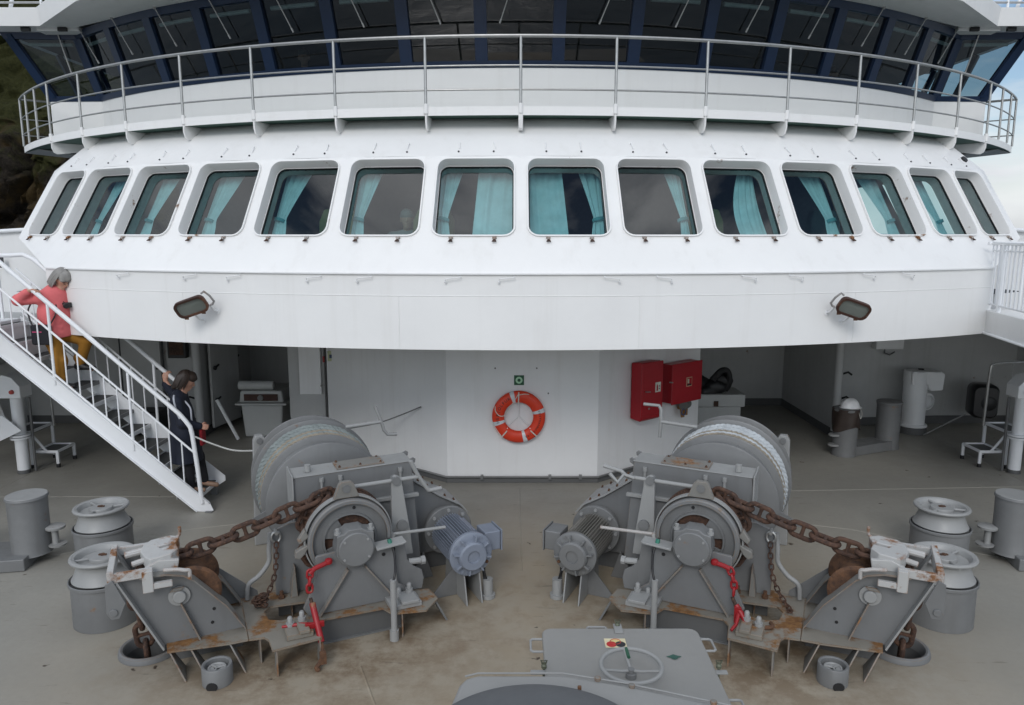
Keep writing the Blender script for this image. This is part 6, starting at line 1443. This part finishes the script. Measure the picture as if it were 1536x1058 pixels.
def eyes(T, P, col=(.05, .035, .03)):
    for s in (-1, 1):
        m = MB(); c = P(.077, s * .032, .010); m.lathe([(0, -.011), (.008, -.008), (.011, 0), (.008, .008), (0, .011)], c, (0, 0, 1), n=12); m.build('eye', plain('eye_dark', col, .2), T)
    m = MB(); m.tube([P(.098, -.022, -.058), P(.104, 0, -.056), P(.098, .022, -.058)], .0045, 6); m.build('mouth', plain('lips', (.38, .14, .12), .5), T)

# ---- woman in the coral jacket, upper flight ---------------------------------
B0 = Vector((-6.03, 9.60, 1.645))
T = thing('person', 'person in a coral jacket and mustard trousers stepping down the upper stairs', 'person', B0)
def L0(*q): return Vector(q) - B0
hd, HP = head(L0(-5.935, 9.60, 3.055), (.80, -.25, -.60), (.55, -.1, .8))
sR, sL = L0(-6.13, 9.46, 2.83), L0(-5.97, 9.78, 2.82)
hipR, hipL = L0(-6.10, 9.53, 2.34), L0(-6.06, 9.70, 2.35)
elR, wrR = L0(-6.41, 9.42, 2.80), L0(-6.205, 9.335, 2.925)
elL, wrL = L0(-5.83, 9.82, 2.58), L0(-5.865, 9.66, 2.66)
knR, anR = L0(-5.99, 9.50, 2.00), L0(-6.01, 9.48, 1.715)
knL, anL = L0(-5.76, 9.72, 2.24), L0(-5.88, 9.74, 1.93)
fl = (.75, -.3, 0, .92)
torso = [(L0(-6.07, 9.62, 2.42), L0(-6.08, 9.62, 2.62), .145, .15, .05, fl), (L0(-6.08, 9.62, 2.62), L0(-6.05, 9.62, 2.82), .155, .135, .06, fl), (sR, sL, .07, .07, .06), (hipR, hipL, .115, .115, .05)]
neck = [(L0(-6.02, 9.61, 2.84), L0(-5.965, 9.605, 2.98), .056, .05, .03)]
legs = limb([hipR, knR, anR], [.095, .062, .042]) + limb([hipL, knL, anL], [.095, .062, .042])
feet = [(anR + Vector((-.03, 0, -.03)), anR + Vector((.17, -.02, -.05)), .036, .03, .02), (anL + Vector((-.03, 0, -.04)), anL + Vector((.16, -.01, -.075)), .036, .03, .02)]
arms = limb([sR, elR, wrR], [.055, .043, .028]) + limb([sL, elL, wrL], [.055, .043, .028])
hR = fingers(wrR + Vector((.0, 0, .005)), (.72, -.02, .08), (.2, .95, -.3), (.35, .1, -.9), 1)
hL = fingers(wrL, (-.15, -.8, .45), (.75, .1, .4), (-.5, -.3, .35), 1)
body = sdf_mesh(hd + torso + neck + legs + feet + arms + hR + hL, .0062, 'body', SKIN, T)
eyes(T, HP)
CORAL = cloth('coral_fleece', (.66, .145, .15), 30, .85, .1)
jk = [(L0(-6.08, 9.61, 2.33), L0(-6.08, 9.61, 2.62), .20, .19, .05, fl), (L0(-6.06, 9.61, 2.62), L0(-6.05, 9.615, 2.84), .20, .16, .06, fl), (sR, sL, .092, .088, .06)] + grow(limb([sR, elR, wrR - Vector((.03, 0, .02))], [.062, .056, .036]), .014) + grow(limb([sL, elL, wrL + Vector((.0, .05, -.02))], [.062, .056, .040]), .014) + [(L0(-6.06, 9.54, 2.885), L0(-6.02, 9.68, 2.895), .062, .060, .03)]
for i in range(5): jk.append((L0(-6.13 + .02 * i, 9.45 + .0 * i, 2.74 - .09 * i), L0(-5.95, 9.50, 2.70 - .085 * i), .020, .016, .03))       # folds
sdf_mesh(jk, .0085, 'jacket', CORAL, T, cuts=[(L0(-6.08, 9.6, 2.285), (.15, 0, -1))])
MUST = cloth('mustard_trousers', (.30, .135, .012), 30, .85, .1)
tr = grow(legs, .016) + [(hipR, hipL, .132, .132, .05)] + [(knR + Vector((0, -.03, .05)), knR + Vector((.05, -.03, .02)), .03, .03, .03), (anR + Vector((-.02, 0, .07)), anR + Vector((.02, 0, .06)), .062, .062, .02), (anL + Vector((-.02, 0, .07)), anL + Vector((.02, 0, .06)), .062, .062, .02)]
sdf_mesh(tr, .0085, 'trousers', MUST, T)
SHOE = plain('black_shoe', (.012, .012, .014), .5)
for an, dz in ((anR, 0), (anL, -.022)):
    sdf_mesh([(an + Vector((-.04, 0, -.02 + dz)), an + Vector((.02, 0, -.015 + dz)), .048, .05, .02), (an + Vector((0, 0, -.035 + dz)), an + Vector((.18, -.015, -.045 + dz)), .044, .034, .03)], .007, 'shoe', SHOE, T, cuts=[(an + Vector((0, 0, -.068 + dz)), (0, 0, -1))])
HAIRG = cloth('grey_hair', (.26, .25, .235), 60, .6, .3)
hr = [(HP(-.03, 0, .05), HP(.02, 0, .062), .098, .088, .02), (HP(-.06, -.035, .0), HP(-.05, -.06, -.075), .062, .05, .03), (HP(-.06, .035, .0), HP(-.05, .06, -.075), .062, .05, .03), (HP(-.07, 0, 0), HP(-.075, 0, -.06), .07, .06, .03), (HP(.02, -.055, .075), HP(.07, -.074, .045), .036, .022, .03), (HP(.02, .06, .07), HP(.07, .074, .03), .034, .02, .03), (HP(.05, .0, .10), HP(.098, .01, .072), .036, .022, .03), (HP(.04, -.085, .03), HP(.055, -.088, -.03), .028, .018, .02)]
sdf_mesh(hr, .007, 'hair', HAIRG, T); strands(T, HP, HAIRG, 110, 3)
m = MB(); gm = plain('glasses_rim', (.05, .015, .012), .35)
for s in (-1, 1):
    m.tube([HP(.098 + .004 * math.cos(a), s * .033 + .024 * math.cos(a), .010 + .019 * math.sin(a)) for a in [2 * PI * i / 16 for i in range(16)]], .0035, 6, closed=True); m.tube([HP(.098, s * .057, .014), HP(-.0, s * .088, .018)], .003, 5)
m.tube([HP(.102, -.01, .012), HP(.102, .01, .012)], .003, 5); m.build('glasses', gm, T)
CAMC = L0(-5.875, 9.555, 2.725) + B0
T2 = thing('camera', 'small black camera held against the coral jacket on a neck strap', 'camera', CAMC)
m = MB(); m.bb(-.05, .05, -.03, .03, -.035, .035); m.build('body', BLACK, T2, bevel=.01); m = MB(); m.lathe([(.035, 0), (.035, .05), (.028, .055), (0, .055)], (.0, -.02, 0), (.6, -.8, -.1), n=20); m.build('lens', BLACK, T2)
m = MB(); m.tube(catmull([(-.03, .0, .03), (-.09, -.02, .12), (-.13, .02, .20), (-.16, .08, .21)], 5), .009, 6); m.build('neck_strap', BLACK, T2)
T2 = thing('shoulder_bag', 'black shoulder bag at the hip of the person in coral', 'bag', L0(-6.12, 9.385, 2.36) + B0)
m = MB(); m.bb(-.13, .11, -.045, .045, -.13, .13); m.build('pouch', cloth('black_bag', (.012, .012, .016), 40), T2, bevel=.025); m = MB(); m.tube(catmull([(-.12, .0, .12), (-.17, .02, .30), (-.10, .06, .46)], 5), .010, 6); m.build('strap', BLACK, T2); m = MB(); m.tube(catmull([(.10, .0, .12), (.17, .05, .28), (.13, .12, .45)], 5), .010, 6); m.build('strap', BLACK, T2)
m = MB(); m.bb(-.10, .02, -.05, -.046, .035, .047); m.build('pink_zip', plain('pink_zip', (.5, .05, .15), .5), T2)

# ---- woman in the navy coat at the foot of the stairs -------------------------
B1 = Vector((-4.45, 9.66, .205))
T = thing('person', 'person in a long navy coat with pale sleeve stripes at the foot of the stairs', 'person', B1)
def L1(*q): return Vector(q) - B1
hd, HP = head(L1(-4.445, 9.66, 1.70), (.82, .30, -.42), (.4, .1, .9))
sR, sL = L1(-4.52, 9.50, 1.455), L1(-4.60, 9.83, 1.46)
hipR, hipL = L1(-4.50, 9.57, 1.00), L1(-4.52, 9.74, 1.00)
elR, wrR = L1(-4.44, 9.45, 1.18), L1(-4.27, 9.55, 1.11)
elL, wrL = L1(-4.76, 9.97, 1.44), L1(-4.885, 9.995, 1.645)
knR, anR = L1(-4.45, 9.56, .62), L1(-4.43, 9.55, .27)
knL, anL = L1(-4.38, 9.74, .64), L1(-4.33, 9.75, .31)
fl = (.95, .25, 0, .70)
torso = [(L1(-4.51, 9.66, 1.05), L1(-4.53, 9.66, 1.25), .135, .14, .05, fl), (L1(-4.53, 9.66, 1.25), L1(-4.54, 9.66, 1.44), .145, .13, .06, fl), (sR, sL, .065, .065, .06), (hipR, hipL, .085, .085, .05)]
neck = [(L1(-4.53, 9.66, 1.47), L1(-4.475, 9.66, 1.62), .052, .047, .03)]
legs = limb([hipR, knR, anR], [.08, .056, .040]) + limb([hipL, knL, anL], [.08, .056, .040])
feet = [(anR + Vector((-.03, 0, -.03)), anR + Vector((.15, 0, -.045)), .034, .026, .02), (anL + Vector((-.03, 0, -.05)), anL + Vector((.15, 0, -.085)), .034, .026, .02)]
arms = limb([sR, elR, wrR], [.052, .04, .027]) + limb([sL, elL, wrL], [.052, .04, .027])
hR = fingers(wrR, (.9, .3, -.2), (.1, .4, .9), (-.2, .9, -.2), 1); hL = fingers(wrL + Vector((0, 0, .0)), (.15, -.02, .95), (.85, .1, -.2), (.45, .6, .2), -1)
sdf_mesh(hd + torso + neck + legs + feet + arms + hR + hL, .0062, 'body', SKIN, T)
eyes(T, HP)
NAVYC = cloth('navy_coat_cloth', (.006, .009, .021), 40, .8, .15)
ct = [(hipR + Vector((0, .02, 0)), hipL, .15, .15, .06), (L1(-4.51, 9.66, .60), L1(-4.52, 9.66, 1.0), .25, .215, .05, (.95, .25, 0, .85)), (L1(-4.52, 9.66, 1.0), L1(-4.54, 9.66, 1.25), .225, .205, .05, fl), (L1(-4.54, 9.66, 1.25), L1(-4.55, 9.66, 1.44), .20, .16, .06, fl), (sR, sL, .082, .082, .06)] + grow(limb([sR, elR, wrR], [.056, .05, .036]), .014) + grow(limb([sL, elL, wrL - Vector((0, 0, .06))], [.056, .05, .036]), .014) + [(L1(-4.56, 9.60, 1.50), L1(-4.54, 9.72, 1.50), .058, .058, .03)]
for i in range(4): ct.append((L1(-4.62 + .07 * i, 9.50, .62), L1(-4.58 + .04 * i, 9.52, 1.02), .035, .02, .03))
sdf_mesh(ct, .0085, 'coat', NAVYC, T, cuts=[(L1(-4.5, 9.6, .615), (0, 0, -1))])
STR = plain('pale_stripe', (.45, .47, .52), .8)
def on_sleeve(t, dx, dz): 
    p = sR.lerp(elR, t); return p + Vector((dx, -.072 + .01 * t, dz))
m = MB(); m.tube(catmull([sR + Vector((-.02, -.02, .088)), sR + Vector((.0, -.075, .04)), sR.lerp(elR, .4) + Vector((-.0, -.073, 0)), sR.lerp(elR, .75) + Vector((.015, -.066, 0))], 5), .013, 6); m.build('sleeve_stripe', STR, T)
m = MB(); m.tube(catmull([L1(-4.45, 9.56, 1.46), L1(-4.37, 9.55, 1.36), L1(-4.36, 9.545, 1.22), L1(-4.36, 9.56, 1.14)], 5), .012, 6); m.build('front_stripe', STR, T)
sdf_mesh(grow(legs, .012), .0085, 'trousers', cloth('black_trousers', (.008, .008, .011), 40), T)
TAN = plain('tan_shoe', (.30, .19, .13), .6)
for an, e in ((anR, 0), (anL, -.035)):
    sdf_mesh([(an + Vector((-.035, 0, -.035 + e * .4)), an + Vector((.16, 0, -.045 + e)), .038, .032, .02)], .007, 'shoe', TAN, T, cuts=[(an + Vector((.05, 0, -.005 + e)), (-.15, 0, 1))])
HAIRB = cloth('brown_hair', (.028, .017, .012), 60, .55, .3)
hr = [(HP(-.035, 0, .05), HP(.02, 0, .065), .098, .086, .02), (HP(-.06, -.03, .0), HP(-.08, -.03, -.07), .062, .045, .03), (HP(-.06, .03, .0), HP(-.08, .03, -.07), .062, .045, .03), (HP(-.085, 0, -.05), HP(-.11, 0, -.13), .052, .035, .03), (HP(.03, -.055, .07), HP(.09, -.06, .05), .036, .022, .03), (HP(.05, .0, .10), HP(.095, .01, .075), .034, .02, .03)]
sdf_mesh(hr, .007, 'hair', HAIRB, T); strands(T, HP, HAIRB, 110, 5, -.085)
T2 = thing('hand_bag', 'red bag hanging in front of the person in the navy coat', 'bag', L1(-4.25, 9.60, .98) + B1)
m = MB(); m.bb(-.025, .02, -.06, .06, -.14, .09); m.build('pouch', cloth('red_bag', (.25, .008, .014), 40), T2, bevel=.015); m = MB(); m.tube(catmull([(0, -.07, .09), (0, -.06, .15), (0, .02, .15), (0, .05, .09)], 4), .007, 6); m.build('strap', BLACK, T2)

# ---- figures behind glass ------------------------------------------------------
def seated(p, face, label, shirt, hair, arms_to=None, skin=SKIN):
    p = Vector(p); f = Vector(face).normalized(); r = f.cross(Vector((0, 0, 1)))
    T = thing('person', label, 'person', p)
    Q = lambda a, b, c: f * a + r * b + Vector((0, 0, c))
    hd, HP = head(Q(.02, 0, .80), f, (0, 0, 1))
    sR, sL = Q(0, .19, .56), Q(0, -.19, .56)
    ar = []
    for s, sh in ((1, sR), (-1, sL)):
        el = Q(.10, s * .25, .30); wr = Q(.34, s * .16, .28); ar += limb([sh, el, wr], [.052, .042, .028]) + fingers(wr, f, r * s, Vector((0, 0, -1)), -s)
    tor = [(Q(0, 0, .06), Q(0, 0, .50), .16, .15, .05, (f.x, f.y, 0, .7)), (sR, sL, .07, .07, .06)]
    lg = limb([Q(.02, .10, .08), Q(.44, .11, .08), Q(.46, .11, -.36)], [.09, .065, .045]) + limb([Q(.02, -.10, .08), Q(.44, -.11, .08), Q(.46, -.11, -.36)], [.09, .065, .045])
    sdf_mesh(hd + tor + [(Q(0, 0, .56), Q(.01, 0, .72), .055, .05, .03)] + ar + lg, .009, 'body', skin, T)
    sl = []
    for s, sh in ((1, sR), (-1, sL)): sl += limb([sh, Q(.10, s * .25, .30), Q(.30, s * .17, .285)], [.07, .058, .042])
    sdf_mesh(grow(tor, .022) + sl, .011, 'shirt', shirt, T); sdf_mesh(grow(lg, .015), .011, 'trousers', cloth('dark_trousers', (.02, .02, .025)), T)
    sdf_mesh([(HP(-.03, 0, .05), HP(.02, 0, .066), .096, .086, .02), (HP(-.06, 0, .0), HP(-.06, 0, -.05), .07, .06, .03)], .010, 'hair', hair, T)
    return T
DKS = cloth('dark_shirt', (.018, .018, .022))
seated((-3.33, 12.05, 5.52), (.15, -1, 0), 'person in a dark shirt seated behind the bridge windows on the left', DKS, HAIRB)
seated((5.13, 13.0, 5.58), (-.2, -1, 0), 'person in dark clothes behind the right bridge windows, left of two', DKS, HAIRB)
seated((5.42, 13.35, 5.52), (-.5, -1, 0), 'person in dark clothes behind the right bridge windows, right of two', DKS, cloth('black_hair', (.012, .011, .011), 60))
seated((-1.52, 10.1, 3.02), (.1, -1, 0), 'person in a pale shirt sitting in the lounge behind the sixth window', cloth('pale_shirt', (.30, .30, .30)), HAIRG)
